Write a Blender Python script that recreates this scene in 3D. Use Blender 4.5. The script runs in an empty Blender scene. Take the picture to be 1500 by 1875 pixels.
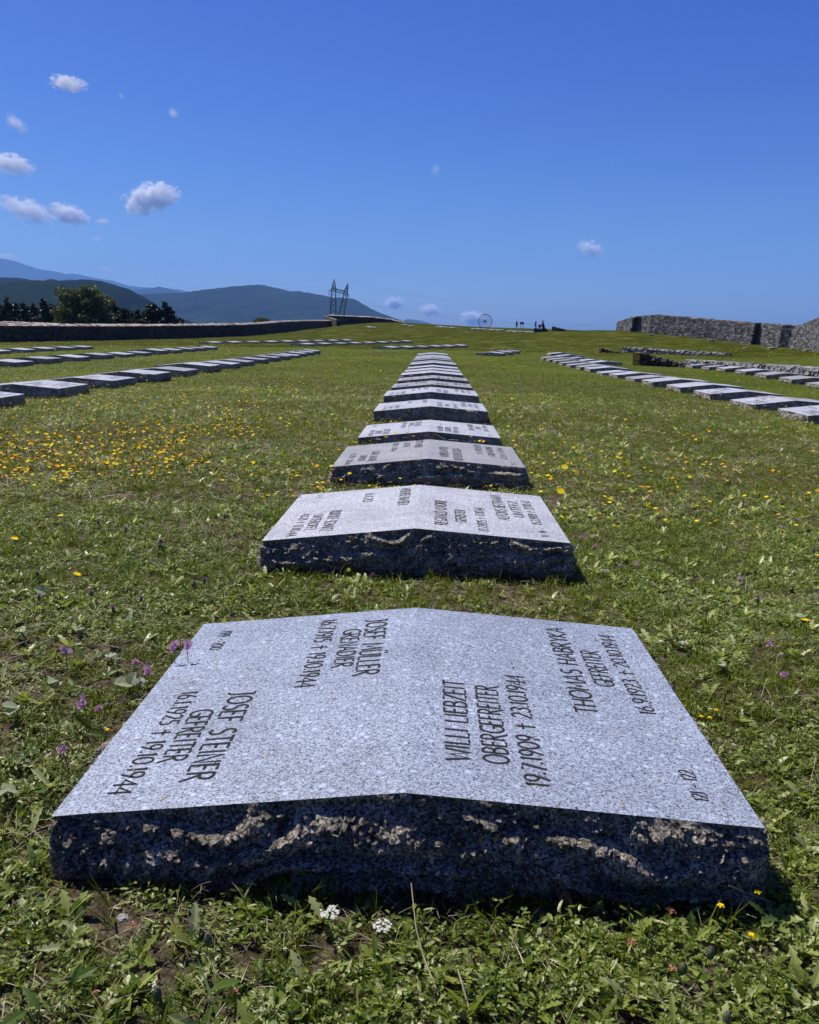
import bpy, bmesh, math, random
import numpy as np
from mathutils import Vector, Matrix, noise as mn

S = bpy.context.scene
COL = S.collection
rng = np.random.default_rng(11)
random.seed(5)

# ------------------------------------------------------------------ camera
FPX, CX, CY = 1550.0, 750.0, 937.5
TH = math.atan((CY - 605) / FPX)
PSI = math.atan((797 - CX) / FPX * math.cos(TH))
CAM = np.array([0.0, 0.0, 0.895])
FW = np.array([-math.sin(PSI) * math.cos(TH), math.cos(PSI) * math.cos(TH), -math.sin(TH)])
RT = np.array([math.cos(PSI), math.sin(PSI), 0.0])
UP = np.cross(RT, FW)
cam = bpy.data.cameras.new('camera')
cam.sensor_fit = 'VERTICAL'; cam.sensor_height = 24.0; cam.lens = FPX / 1875.0 * 24.0
cam.clip_start = 0.05; cam.clip_end = 90000.0
co = bpy.data.objects.new('camera', cam); COL.objects.link(co)
M = Matrix.Identity(4)
for i in range(3):
    M[i][0] = RT[i]; M[i][1] = UP[i]; M[i][2] = -FW[i]; M[i][3] = CAM[i]
co.matrix_world = M
S.camera = co

# ------------------------------------------------------------------ light
SUN = Vector((-0.38, 0.31, 0.87)).normalized()
EL = math.asin(SUN.z); AZ = math.atan2(SUN.x, SUN.y)
w = bpy.data.worlds.new('World'); S.world = w; w.use_nodes = True
nt = w.node_tree; nt.nodes.clear()
sky = nt.nodes.new('ShaderNodeTexSky'); sky.sky_type = 'NISHITA'
sky.sun_disc = False; sky.sun_elevation = EL; sky.sun_rotation = AZ
sky.altitude = 900; sky.air_density = 1.0; sky.dust_density = 1.5; sky.ozone_density = 3.0
hs = nt.nodes.new('ShaderNodeHueSaturation'); hs.inputs['Saturation'].default_value = 1.18
hs.inputs['Hue'].default_value = 0.512
bg = nt.nodes.new('ShaderNodeBackground'); bg.inputs['Strength'].default_value = 0.062
out = nt.nodes.new('ShaderNodeOutputWorld')
tint = nt.nodes.new('ShaderNodeMix'); tint.data_type = 'RGBA'; tint.blend_type = 'MULTIPLY'; tint.inputs[0].default_value = 1.0
tint.inputs[7].default_value = (.57, .86, 1.42, 1)
nt.links.new(sky.outputs[0], hs.inputs['Color']); nt.links.new(hs.outputs[0], tint.inputs[6]); sep = nt.nodes.new('ShaderNodeSeparateColor'); com = nt.nodes.new('ShaderNodeCombineColor'); nt.links.new(tint.outputs[2], sep.inputs[0])
for i_, (ref, gain, gam) in enumerate(((2.04, 1.30, 1.75), (4.23, 1.18, 1.65), (9.76, 1.0, 1.05))):
    def mm(op, a_, b_):
        n_ = nt.nodes.new('ShaderNodeMath'); n_.operation = op
        nt.links.new(a_, n_.inputs[0]); n_.inputs[1].default_value = b_; return n_.outputs[0]
    v_ = mm('MULTIPLY', mm('POWER', mm('MINIMUM', mm('DIVIDE', sep.outputs[i_], ref), 1.8), gam), ref * gain); nt.links.new(v_, com.inputs[i_])
nt.links.new(com.outputs[0], bg.inputs['Color'])
nt.links.new(bg.outputs[0], out.inputs['Surface'])
sl = bpy.data.lights.new('sun', 'SUN'); sl.energy = 5.0; sl.angle = math.radians(0.53); sl.color = (1.0, 0.95, 0.87)
so = bpy.data.objects.new('sun', sl); COL.objects.link(so)
so.rotation_euler = SUN.to_track_quat('Z', 'Y').to_euler(); so.location = (-10, 10, 30)
S.view_settings.view_transform = 'Standard'; S.view_settings.look = 'None'
S.view_settings.gamma = 1.0; S.view_settings.exposure = 0.3
S.view_settings.use_curve_mapping = False
S.cycles.volume_bounces = 10; S.cycles.max_bounces = 14


# ------------------------------------------------------------------ helpers
def ray(x, y):
    return FW + RT * (x - CX) / FPX + UP * (CY - y) / FPX

def at_depth(x, y, Y):
    """the point at ground distance Y in the direction of photo pixel x, y"""
    d = ray(x, y); return CAM + d * (Y / d[1])

def tag(o, label=None, cat=None, group=None, kind=None):
    if label: o['label'] = label
    if cat: o['category'] = cat
    if group: o['group'] = group
    if kind: o['kind'] = kind
    return o

def link(name, me, parent=None, loc=None, rot=None):
    o = bpy.data.objects.new(name, me); COL.objects.link(o)
    if loc is not None: o.location = loc
    if rot is not None: o.rotation_euler = rot
    if parent is not None: o.parent = parent
    return o

def empty(name, loc=(0, 0, 0), rz=0.0):
    return link(name, None, None, loc, (0, 0, rz))

class MB:
    """collects shapes into one mesh"""
    def __init__(s): s.v = []; s.f = []; s.m = []; s.a = []
    def add(s, vs, fs, mi=0, var=0.5):
        b = len(s.v); s.v.extend([tuple(p) for p in vs]); s.a.extend([var] * len(vs))
        for f in fs: s.f.append(tuple(i + b for i in f)); s.m.append(mi)
    def box(s, c, d, rot=None, mi=0, var=.5, jit=0.0, taper=0.0):
        vs = []
        for z in (-.5, .5):
            for x, y in ((-.5, -.5), (.5, -.5), (.5, .5), (-.5, .5)):
                k = 1 - taper * (z + .5)
                p = Vector((x * d[0] * k, y * d[1] * k, z * d[2]))
                if jit: p += Vector([random.uniform(-jit, jit) * d[i] for i in range(3)])
                if rot: p = rot @ p
                vs.append(p + Vector(c))
        s.add(vs, [(3, 2, 1, 0), (4, 5, 6, 7), (0, 1, 5, 4), (1, 2, 6, 5), (2, 3, 7, 6), (3, 0, 4, 7)], mi, var)
    def tube(s, pts, radii, n=6, mi=0, var=.5, cap=True):
        pts = [Vector(p) for p in pts]; vs = []; fs = []
        if not hasattr(radii, '__len__'): radii = [radii] * len(pts)
        for i, p in enumerate(pts):
            t = (pts[min(i + 1, len(pts) - 1)] - pts[max(i - 1, 0)]).normalized()
            a = t.orthogonal().normalized() if i == 0 else (a - t * a.dot(t)).normalized()
            b = t.cross(a)
            for k in range(n):
                q = 2 * math.pi * k / n
                vs.append(p + (a * math.cos(q) + b * math.sin(q)) * radii[i])
        for i in range(len(pts) - 1):
            for k in range(n):
                fs.append((i * n + k, i * n + (k + 1) % n, (i + 1) * n + (k + 1) % n, (i + 1) * n + k))
        if cap:
            fs.append(tuple(reversed(range(n)))); fs.append(tuple((len(pts) - 1) * n + k for k in range(n)))
        s.add(vs, fs, mi, var)
    def ell(s, c, r, nu=8, nv=6, mi=0, var=.5, rot=None, jit=0.0):
        vs = [Vector((0, 0, -1))]; fs = []
        for j in range(1, nv):
            t = math.pi * j / nv
            for i in range(nu):
                q = 2 * math.pi * i / nu
                vs.append(Vector((math.sin(t) * math.cos(q), math.sin(t) * math.sin(q), -math.cos(t))))
        vs.append(Vector((0, 0, 1)))
        o = []
        for p in vs:
            k = 1 + random.uniform(-jit, jit)
            p = Vector((p.x * r[0] * k, p.y * r[1] * k, p.z * r[2] * k))
            if rot: p = rot @ p
            o.append(p + Vector(c))
        for i in range(nu):
            fs.append((0, 1 + (i + 1) % nu, 1 + i))
            for j in range(nv - 2):
                a = 1 + j * nu
                fs.append((a + i, a + (i + 1) % nu, a + nu + (i + 1) % nu, a + nu + i))
            a = 1 + (nv - 2) * nu
            fs.append((a + i, a + (i + 1) % nu, len(vs) - 1))
        s.add(o, fs, mi, var)
    def mesh(s, name, mats, smooth=False):
        me = bpy.data.meshes.new(name); me.from_pydata(s.v, [], s.f)
        for m in (mats if isinstance(mats, (list, tuple)) else [mats]): me.materials.append(m)
        me.polygons.foreach_set('material_index', s.m)
        if smooth: me.polygons.foreach_set('use_smooth', [True] * len(me.polygons))
        at = me.attributes.new('var', 'FLOAT', 'POINT'); at.data.foreach_set('value', s.a)
        me.update(); return me
    def build(s, name, mats, parent=None, smooth=False, loc=None, rot=None):
        return link(name, s.mesh(name, mats, smooth), parent, loc, rot)

def grid_mesh(name, P, mat, closed=False, smooth=True):
    """P is an (n, m, 3) array of points"""
    n, m, _ = P.shape
    idx = np.arange(n * m).reshape(n, m)
    if closed: idx = np.concatenate([idx, idx[:, :1]], 1)
    q = np.stack([idx[:-1, :-1], idx[:-1, 1:], idx[1:, 1:], idx[1:, :-1]], -1).reshape(-1, 4)
    me = bpy.data.meshes.new(name)
    me.vertices.add(n * m); me.vertices.foreach_set('co', P.reshape(-1).astype(np.float32))
    me.loops.add(q.size); me.loops.foreach_set('vertex_index', q.reshape(-1).astype(np.int32))
    me.polygons.add(len(q)); me.polygons.foreach_set('loop_start', np.arange(0, q.size, 4, dtype=np.int32))
    me.polygons.foreach_set('use_smooth', np.full(len(q), smooth))
    me.update(calc_edges=True); me.validate(); me.materials.append(mat)
    return me

# ------------------------------------------------------------------ materials
class NB:
    def __init__(s, name):
        s.m = bpy.data.materials.new(name); s.m.use_nodes = True
        s.t = s.m.node_tree; s.n = s.t.nodes; s.bsdf = s.n['Principled BSDF']; s.out = s.n['Material Output']
    def new(s, typ, **kw):
        n = s.n.new(typ)
        for k, v in kw.items():
            if k in n.inputs: n.inputs[k].default_value = v
            else: setattr(n, k, v)
        return n
    def l(s, a, b): s.t.links.new(a, b)
    def noise(s, scale, detail=4, rough=.55, vec=None, dist=0.0):
        n = s.new('ShaderNodeTexNoise'); n.inputs['Scale'].default_value = scale
        n.inputs['Detail'].default_value = detail; n.inputs['Roughness'].default_value = rough
        n.inputs['Distortion'].default_value = dist
        if vec is not None: s.l(vec, n.inputs['Vector'])
        return n.outputs['Fac']
    def ramp(s, fac, stops, interp='LINEAR'):
        r = s.new('ShaderNodeValToRGB'); cr = r.color_ramp; cr.interpolation = interp
        while len(cr.elements) < len(stops): cr.elements.new(0.5)
        for e, (p, c) in zip(cr.elements, stops):
            e.position = p; e.color = (c, c, c, 1) if not hasattr(c, '__len__') else (*c, 1)
        s.l(fac, r.inputs[0]); return r.outputs[0]
    def mix(s, fac, a, b, mode='MIX'):
        n = s.new('ShaderNodeMix'); n.data_type = 'RGBA'; n.blend_type = mode
        for v, sock in ((fac, n.inputs[0]), (a, n.inputs[6]), (b, n.inputs[7])):
            if isinstance(v, (int, float)): sock.default_value = v
            elif isinstance(v, tuple): sock.default_value = (*v, 1)
            else: s.l(v, sock)
        return n.outputs[2]
    def math(s, op, a, b=0.0):
        n = s.new('ShaderNodeMath'); n.operation = op
        for v, sock in ((a, n.inputs[0]), (b, n.inputs[1])):
            if isinstance(v, (int, float)): sock.default_value = v
            else: s.l(v, sock)
        return n.outputs[0]
    def bump(s, h, strength, dist):
        n = s.new('ShaderNodeBump'); n.inputs['Strength'].default_value = strength
        n.inputs['Distance'].default_value = dist; s.l(h, n.inputs['Height'])
        s.l(n.outputs[0], s.bsdf.inputs['Normal'])
    def pos(s): return s.new('ShaderNodeNewGeometry').outputs['Position']
    def obj(s): return s.new('ShaderNodeTexCoord').outputs['Object']
    def col(s, c): s.l(c, s.bsdf.inputs['Base Color'])

def mat_plain(name, c, rough=.8, metal=0.0, var=.25, scale=8):
    b = NB(name); p = b.obj()
    f = b.noise(scale, 4, .6, p)
    b.col(b.mix(f, tuple(x * (1 - var) for x in c), tuple(min(1, x * (1 + var)) for x in c)))
    b.bsdf.inputs['Roughness'].default_value = rough; b.bsdf.inputs['Metallic'].default_value = metal
    return b.m

def mat_granite_top(name, base, tintb):
    b = NB(name); p = b.obj()
    oi = b.new('ShaderNodeObjectInfo')
    add = b.new('ShaderNodeVectorMath'); add.operation = 'ADD'; b.l(p, add.inputs[0])
    sc = b.new('ShaderNodeVectorMath'); sc.operation = 'SCALE'; sc.inputs[0].default_value = (7.3, 3.1, 5.7)
    b.l(oi.outputs['Random'], sc.inputs['Scale']); b.l(sc.outputs[0], add.inputs[1]); v = add.outputs[0]
    vo = b.new('ShaderNodeTexVoronoi'); vo.inputs['Scale'].default_value = 400; b.l(v, vo.inputs['Vector'])
    cr = b.new('ShaderNodeSeparateColor'); b.l(vo.outputs['Color'], cr.inputs[0])
    grain = b.ramp(cr.outputs[0], [(0.0, .10), (.13, .18), (.18, .40), (.55, .54), (.85, .66), (1, .90)])
    vo2 = b.new('ShaderNodeTexVoronoi'); vo2.inputs['Scale'].default_value = 62; b.l(v, vo2.inputs['Vector'])
    c2 = b.new('ShaderNodeSeparateColor'); b.l(vo2.outputs['Color'], c2.inputs[0])
    feld = b.math('MULTIPLY', b.ramp(vo2.outputs['Distance'], [(.25, 1.0), (.42, 0.0)]), b.ramp(c2.outputs[1], [(.86, 0.0), (.89, 1.0)]))
    col = b.mix(1.0, grain, base, 'MULTIPLY')
    dk = b.ramp(b.noise(150, 3, .7, v), [(.35, .62), (.55, 1.0)])
    col = b.mix(1.0, col, dk, 'MULTIPLY')
    col = b.mix(b.math('MULTIPLY', feld, .75), col, tintb)
    big = b.ramp(b.noise(5, 5, .6, v), [(.3, .86), (.7, 1.08)])
    col = b.mix(1.0, col, big, 'MULTIPLY')
    st = b.ramp(b.noise(16, 6, .75, v, .6), [(.66, 0.0), (.74, 1.0)])
    col = b.mix(b.math('MULTIPLY', st, .35), col, (.20, .20, .17))
    wt = b.ramp(b.noise(2.1, 6, .7, v, 1.2), [(.36, .86), (.5, 1.0), (.75, 1.04)]); col = b.mix(1.0, col, wt, 'MULTIPLY')
    v3 = b.new('ShaderNodeTexVoronoi'); v3.inputs['Scale'].default_value = 11; b.l(v, v3.inputs['Vector']); c3 = b.new('ShaderNodeSeparateColor'); b.l(v3.outputs['Color'], c3.inputs[0])
    spot = b.math('MULTIPLY', b.ramp(b.math('ADD', v3.outputs['Distance'], b.math('MULTIPLY', b.noise(60, 4, .7, v), .10)), [(.10, 1.0), (.16, 0.0)]), b.ramp(c3.outputs[2], [(.86, 0.0), (.88, 1.0)]))
    col = b.mix(b.math('MULTIPLY', spot, .7), col, (.62, .62, .58))
    spd = b.math('MULTIPLY', b.ramp(b.math('ADD', v3.outputs['Distance'], b.math('MULTIPLY', b.noise(80, 4, .7, v), .12)), [(.07, 1.0), (.12, 0.0)]), b.ramp(c3.outputs[1], [(.92, 0.0), (.94, 1.0)]))
    col = b.mix(b.math('MULTIPLY', spd, .7), col, (.12, .10, .07))
    b.col(col)
    b.bsdf.inputs['Roughness'].default_value = .42
    b.bump(b.noise(240, 3, .7, v), .10, .0008)
    return b.m

def mat_granite_side(name, base):
    b = NB(name); v = b.obj()
    vo = b.new('ShaderNodeTexVoronoi'); vo.inputs['Scale'].default_value = 260; b.l(v, vo.inputs['Vector'])
    cr = b.new('ShaderNodeSeparateColor'); b.l(vo.outputs['Color'], cr.inputs[0])
    g = b.ramp(cr.outputs[0], [(0, .10), (.3, .24), (.6, .52), (.9, .90), (1, 1.0)])
    col = b.mix(1.0, g, base, 'MULTIPLY')
    z = b.new('ShaderNodeSeparateXYZ'); b.l(v, z.inputs[0])
    hz = b.math('ADD', z.outputs[2], b.math('MULTIPLY', b.noise(9, 5, .7, v), .10))
    soil = b.ramp(hz, [(.03, 1.0), (.12, 0.0)])
    col = b.mix(b.math('MULTIPLY', soil, .55), col, (.055, .045, .032))
    st = b.ramp(b.noise(14, 6, .7, v), [(.42, .5), (.6, 1.0)])
    col = b.mix(1.0, col, st, 'MULTIPLY')
    lich = b.ramp(b.noise(23, 5, .65, v), [(.70, 0.0), (.74, 1.0)])
    col = b.mix(b.math('MULTIPLY', lich, .6), col, (.34, .33, .24))
    b.col(col); b.bsdf.inputs['Roughness'].default_value = .9; b.bsdf.inputs['Specular IOR Level'].default_value = .08
    b.bump(b.noise(100, 8, .8, v), 1.0, .018)
    return b.m

def mat_leaf(name, stops, transl=.35, rough=.45, patch=True, patchcol=(.16, .13, .045), spec=.5, pamt=.6, pscale=.55):
    """stops: colours picked by the leaf's own 'var' value"""
    b = NB(name)
    at = b.new('ShaderNodeAttribute'); at.attribute_name = 'var'
    oi = b.new('ShaderNodeObjectInfo')
    f = b.math('ADD', b.math('MULTIPLY', at.outputs['Fac'], .7), b.math('MULTIPLY', oi.outputs['Random'], .3))
    col = b.ramp(f, stops)
    if patch:
        p = b.pos()
        n1 = b.ramp(b.noise(pscale, 4, .6, p), [(.42, 0.0), (.66, 1.0)])
        col = b.mix(b.math('MULTIPLY', n1, pamt), col, patchcol)
        n2 = b.ramp(b.noise(.23, 3, .5, p), [(.35, .78), (.65, 1.15)])
        col = b.mix(1.0, col, n2, 'MULTIPLY')
    b.col(col); b.bsdf.inputs['Roughness'].default_value = rough
    b.bsdf.inputs['Specular IOR Level'].default_value = spec
    tr = b.new('ShaderNodeBsdfTranslucent')
    b.l(b.mix(1.0, col, (1.15, 1.1, .6), 'MULTIPLY'), tr.inputs['Color'])
    mx = b.new('ShaderNodeMixShader'); mx.inputs[0].default_value = transl
    b.l(b.bsdf.outputs[0], mx.inputs[1]); b.l(tr.outputs[0], mx.inputs[2]); b.l(mx.outputs[0], b.out.inputs['Surface'])
    return b.m

def mat_wallstone(name, c1, c2, lich=.0):
    b = NB(name)
    at = b.new('ShaderNodeAttribute'); at.attribute_name = 'var'
    p = b.obj()
    col = b.mix(at.outputs['Fac'], c1, c2)
    n = b.ramp(b.noise(7, 6, .7, p), [(.3, .6), (.7, 1.2)])
    col = b.mix(1.0, col, n, 'MULTIPLY')
    if lich:
        l = b.ramp(b.noise(1.1, 5, .7, p), [(.55, 0.0), (.62, 1.0)])
        col = b.mix(b.math('MULTIPLY', l, lich), col, (.42, .20, .06))
    b.col(col); b.bsdf.inputs['Roughness'].default_value = .9
    b.bump(b.noise(18, 6, .7, p), .8, .03)
    return b.m

GRASS = [(0.0, (.028, .062, .002)), (.3, (.078, .135, .004)), (.62, (.165, .230, .010)), (.85, (.30, .33, .055)), (1.0, (.55, .47, .19))]
m_grass = mat_leaf('grass_blade', GRASS, .48, .40, patchcol=(.20, .17, .025), spec=.3, pamt=.45)
m_cover = mat_leaf('leafy_cover', [(0, (.042, .090, .005)), (.4, (.145, .215, .018)), (.72, (.35, .42, .085)), (1, (.70, .72, .38))], .42, .38, patchcol=(.22, .20, .06), pamt=.15, spec=.4)
m_far = mat_leaf('far_grass', [(0.0, (.024, .046, .001)), (.4, (.060, .092, .003)), (.8, (.120, .150, .010)), (1.0, (.30, .26, .10))], .42, .6, patchcol=(.21, .155, .030), pamt=.6, pscale=.3, spec=.12)
m_straw = mat_leaf('dry_straw', [(0, (.18, .13, .07)), (.5, (.34, .27, .15)), (1, (.55, .48, .33))], .2, .5, patch=False)
m_pale = mat_leaf('pale_leaf', [(0, (.20, .25, .10)), (.5, (.32, .37, .19)), (1, (.44, .47, .27))], .3, .5, patch=False)
m_green = mat_leaf('green_leaf', [(0, (.04, .09, .014)), (1, (.12, .19, .035))], .4, .5, patch=False, spec=.2)
m_stem = mat_leaf('stem', [(0, (.06, .09, .03)), (1, (.13, .16, .06))], .2, .5, patch=False)
m_yellow = mat_leaf('yellow_petal', [(0, (.85, .50, .004)), (.5, (.92, .68, .006)), (1, (.92, .78, .02))], .3, .6, patch=False, spec=.08)
m_orange = mat_leaf('orange_petal', [(0, (.75, .28, .004)), (.5, (.85, .42, .004)), (1, (.9, .56, .01))], .3, .6, patch=False, spec=.08)
m_purple = mat_leaf('purple_petal', [(0, (.22, .05, .26)), (1, (.45, .16, .45))], .3, .5, patch=False)
m_pink = mat_leaf('pink_petal', [(0, (.50, .22, .50)), (1, (.72, .45, .70))], .35, .5, patch=False)
m_white = mat_leaf('white_petal', [(0, (.55, .55, .52)), (1, (.78, .76, .76))], .3, .5, patch=False)
m_rust = mat_leaf('rusty_flower', [(0, (.20, .07, .03)), (1, (.45, .2, .08))], .25, .5, patch=False)
m_top = mat_granite_top('granite_top', (.60, .665, .78), (.50, .56, .68))
m_topl = mat_granite_top('granite_top_lit', (1.0, 1.0, 1.0), (.74, .78, .84))  # same granite; brighter light on the farther tops is put into the colour
m_topw = mat_granite_top('granite_top_warm', (.72, .70, .63), (.56, .54, .48))
m_side = mat_granite_side('granite_broken_side', (1.0, .88, .70))
m_letter = mat_plain('letter_paint_and_shade', (.012, .011, .010), .95, var=.4, scale=60)  # flat strokes: dark paint plus the shadow of the grooves in one colour
m_wallr = mat_wallstone('grey_wall_stone', (.07, .067, .063), (.27, .26, .245))
m_copr = mat_wallstone('brown_coping', (.09, .07, .055), (.26, .21, .17), .3)
m_walld = mat_wallstone('dark_wall_stone', (.03, .027, .022), (.08, .068, .055), .2)
m_cop = mat_wallstone('coping_stone', (.22, .15, .11), (.62, .58, .52), .6)
m_lichen = mat_wallstone('lichen_stone', (.30, .16, .03), (.60, .32, .05), .6)
m_rub = mat_wallstone('rubble_stone', (.26, .25, .23), (.60, .58, .54))
m_rubk = mat_wallstone('rubble_edge_stone', (.15, .145, .135), (.42, .41, .385))
m_iron = mat_plain('dark_iron', (.03, .03, .035), .6, .3)
m_pyl = mat_plain('galvanised_steel', (.10, .12, .13), .6, .3)
m_bark = mat_plain('bark', (.10, .075, .05), .9)

# ground
b = NB('soil_ground'); p = b.pos()
n1 = b.noise(.5, 6, .65, p); n2 = b.noise(34, 6, .75, p); n3 = b.noise(.035, 4, .55, p)
soil = b.ramp(n2, [(.3, (.03, .022, .014)), (.47, (.10, .075, .045)), (.56, (.20, .155, .10)), (.68, (.36, .29, .20))])
grass = b.ramp(b.noise(5.5, 8, .8, p), [(.28, (.035, .060, .004)), (.48, (.070, .100, .006)), (.66, (.13, .15, .020)), (.8, (.24, .21, .07))])
grass = b.mix(b.math('MULTIPLY', b.ramp(n1, [(.45, 0.0), (.66, 1.0)]), .45), grass, (.19, .15, .04))
grass = b.mix(1.0, grass, b.ramp(n3, [(.3, .8), (.7, 1.15)]), 'MULTIPLY')
sx = b.new('ShaderNodeVectorMath'); sx.operation = 'LENGTH'; b.l(p, sx.inputs[0])
fd = b.ramp(b.math('DIVIDE', sx.outputs['Value'], 40.0), [(.15, 0.0), (.6, 1.0)])
b.col(b.mix(fd, soil, grass)); b.bsdf.inputs['Roughness'].default_value = 1.0
b.bsdf.inputs['Specular IOR Level'].default_value = .1
b.bump(b.noise(55, 8, .75, p), 1.0, .03)
m_ground = b.m

# ------------------------------------------------------------------ terrain
CP = [(0, 1.7, 0), (0, 5, -.02), (0, 9, -.03), (0, 14, -.035), (0, 24, -.08), (0, 33, -.125), (0, 45, -.12), (0, 62, .02), (0, 80, .22),
      (0, 100, .52), (0, 140, 1.30), (0, 175, 1.95),
      (-5.2, 3, .09), (-5.2, 11, .07), (-5.2, 18, .03), (-5.2, 26, -.01), (-5.2, 35, -.04),
      (5, 3, -.20), (5, 11, -.215), (5, 20, -.27), (5, 30, -.325), (5, 40, -.25), (10.2, 10, -.50), (10.2, 22, -.57), (10.2, 37, -.62),
      (-10.3, 10, .08), (-10.3, 20, .05), (-10.3, 37, .04), (-15.3, 20, .09), (-15.3, 33, .09), (-15, 50, .08), (-8, 50, .02), (-8, 62, .05),
      (-30, 30, .1), (-30.8, 60, 0), (-23.7, 74, .08), (-19.2, 100, .44), (-18, 130, 1.05), (-17.7, 155, 1.6), (-7, 175, 2.36), (-14, 185, 2.4),
      (3.7, 175, 1.7), (12, 175, 1.32), (22, 175, 1.1), (12, 120, .62), (12, 145, .95), (13, 100, .40), (18.6, 88, .89), (20.3, 80, .50), (24, 75, .1), (27.2, 70, -.34),
      (26, 58, -.6), (9.5, 50, -.28), (10, 70, .3), (13, 60, .0), (18, 60, -.1), (18, 45, -.35), (16, 30, -.45), (13, 22, -.45), (22, 35, -.6), (30, 30, -.7), (40, 60, -.6),
      (0, -6, 0), (-8, -6, .1), (8, -6, -.25), (-40, -10, .1), (40, -10, -.6), (-60, 60, -.8), (60, 60, -1.0), (-50, 110, -1.5), (-40, 160, -1.5), (50, 110, -.5), (45, 170, 0)]
CP = np.array(CP, float)
def _phi(r): return np.where(r > 1e-9, r * r * np.log(np.maximum(r, 1e-9)), 0)
_D = np.linalg.norm(CP[:, None, :2] - CP[None, :, :2], axis=2)
_n = len(CP); _A = np.zeros((_n + 3, _n + 3)); _A[:_n, :_n] = _phi(_D) + np.eye(_n) * 2.0
_A[:_n, _n] = 1; _A[:_n, _n + 1:] = CP[:, :2]; _A[_n:, :_n] = _A[:_n, _n:].T
_W = np.linalg.solve(_A, np.concatenate([CP[:, 2], [0, 0, 0]]))
def H(x, y):
    x = np.asarray(x, float); y = np.asarray(y, float); sh = x.shape; x = x.ravel(); y = y.ravel()
    o = np.zeros(len(x))
    for k in range(0, len(x), 40000):
        a = x[k:k + 40000]; c = y[k:k + 40000]
        r = np.hypot(a[:, None] - CP[None, :, 0], c[:, None] - CP[None, :, 1])
        o[k:k + 40000] = _phi(r) @ _W[:_n] + _W[_n] + _W[_n + 1] * a + _W[_n + 2] * c
    rr = np.hypot(x, y)
    # beyond the crest and the field the ground drops into the valley
    t = np.clip((y - 178) / 60, 0, 1); o = o - t * t * 9
    t2 = np.clip((rr - 190) / 900, 0, 1); t2 = t2 * t2 * (3 - 2 * t2)
    o = np.clip(o, -14, 3)
    o = o * (1 - t2) + (-95) * t2
    lx = np.clip((-x - (34 - np.clip((y - 60) * .17, 0, 16))) / 60, 0, 1) * np.clip((y + 10) / 50, 0, 1)
    o = o - lx * 9 * (1 - t2)
    return o.reshape(sh)
def h1(x, y): return float(H(np.array([x]), np.array([y]))[0])

rad = np.concatenate([np.linspace(.25, 12, 60), 12 * (260 / 12) ** (np.linspace(0, 1, 90)[1:]), 260 * (17600 / 260) ** (np.linspace(0, 1, 45)[1:])])
ang = np.linspace(0, 2 * math.pi, 481)[:-1]
R, A = np.meshgrid(rad, ang, indexing='ij')
X = R * np.sin(A); Y = R * np.cos(A) + 2.5
Z = H(X, Y)
near = np.clip(1 - R / 30, 0, 1)
Z += near * .008 * (np.sin(X * 23 + np.sin(Y * 17) * 2) * np.sin(Y * 19 + np.sin(X * 13) * 2))
P = np.stack([X, Y, Z], -1)
cen = np.zeros((1, len(ang), 3)); cen[0, :, 1] = 2.5; cen[0, :, 2] = h1(0, 2.5)
P = np.concatenate([cen, P], 0)
g = link('ground', grid_mesh('ground', P[:, ::-1], m_ground, closed=True)); tag(g, kind='structure')

# ------------------------------------------------------------------ hills
def hill_mat(name, c1, c2):
    b = NB(name); p = b.obj()
    f = b.noise(.010, 8, .7, p); f2 = b.noise(.0016, 4, .6, p)
    col = b.ramp(f, [(.36, c1), (.62, c2)])
    col = b.mix(b.math('MULTIPLY', b.ramp(f2, [(.5, 0.0), (.62, 1.0)]), .6), col, tuple(x * 1.5 for x in c2))
    b.col(col); b.bsdf.inputs['Roughness'].default_value = 1; b.bsdf.inputs['Specular IOR Level'].default_value = 0
    b.bump(b.noise(.035, 8, .8, p), 1.0, 30)
    return b.m

def hill(sil, D, mat, rough, depth, nx=260, ny=60):
    """a ridge whose skyline runs through the photo directions in sil, standing D metres away, with real slopes front and back"""
    xs = np.array([s[0] for s in sil], float); ys = np.array([s[1] for s in sil], float)
    px = np.linspace(xs[0], xs[-1], nx); py = np.interp(px, xs, ys)
    k = np.ones(5) / 5; py = np.convolve(np.pad(py, 2, mode='edge'), k, 'valid')
    P = np.zeros((ny, nx, 3))
    for i in range(nx):
        q = at_depth(px[i], py[i], D)
        for j in range(ny):
            t = j / (ny - 1) * 2 - 1                      # -1 front foot .. 0 ridge .. 1 back foot
            y = D + t * depth * .5
            prof = (1 - abs(t) ** 1.25) if t < 0 else (1 - t ** 1.6)
            x = q[0] + (math.sin(i * .11 + j * .05)) * depth * .01
            nz = mn.fractal(Vector((x / depth * 3.2, y / depth * 3.2, D * .01)), 1.0, 2.0, 6)
            spur = mn.noise(Vector((x / depth * 5 + 9, t * .8, D * .02)))
            base = -95.0
            z = base + (q[2] - base) * prof + (nz * rough * .5 + spur * rough) * (1 - prof) * (prof > .01) * 2
            z += mn.noise(Vector((x * .02, y * .02, 3))) * rough * .05 + mn.noise(Vector((x * .06, y * .06, 3))) * rough * .03
            P[j, i] = (x, y, z)
    o = link('hills', grid_mesh('hills', P, mat)); tag(o, kind='structure'); return o
hA = hill_mat('wooded_hill', (.004, .010, .004), (.022, .036, .012))
hB = hill_mat('distant_hill', (.006, .014, .010), (.028, .040, .020))
hill([(-90, 530), (-40, 516), (0, 520), (30, 522), (55, 514), (75, 512), (105, 514), (140, 514), (165, 511), (190, 515), (215, 528), (250, 553), (290, 573), (330, 591), (380, 612)], 1800, hA, 50, 1300)
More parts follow.
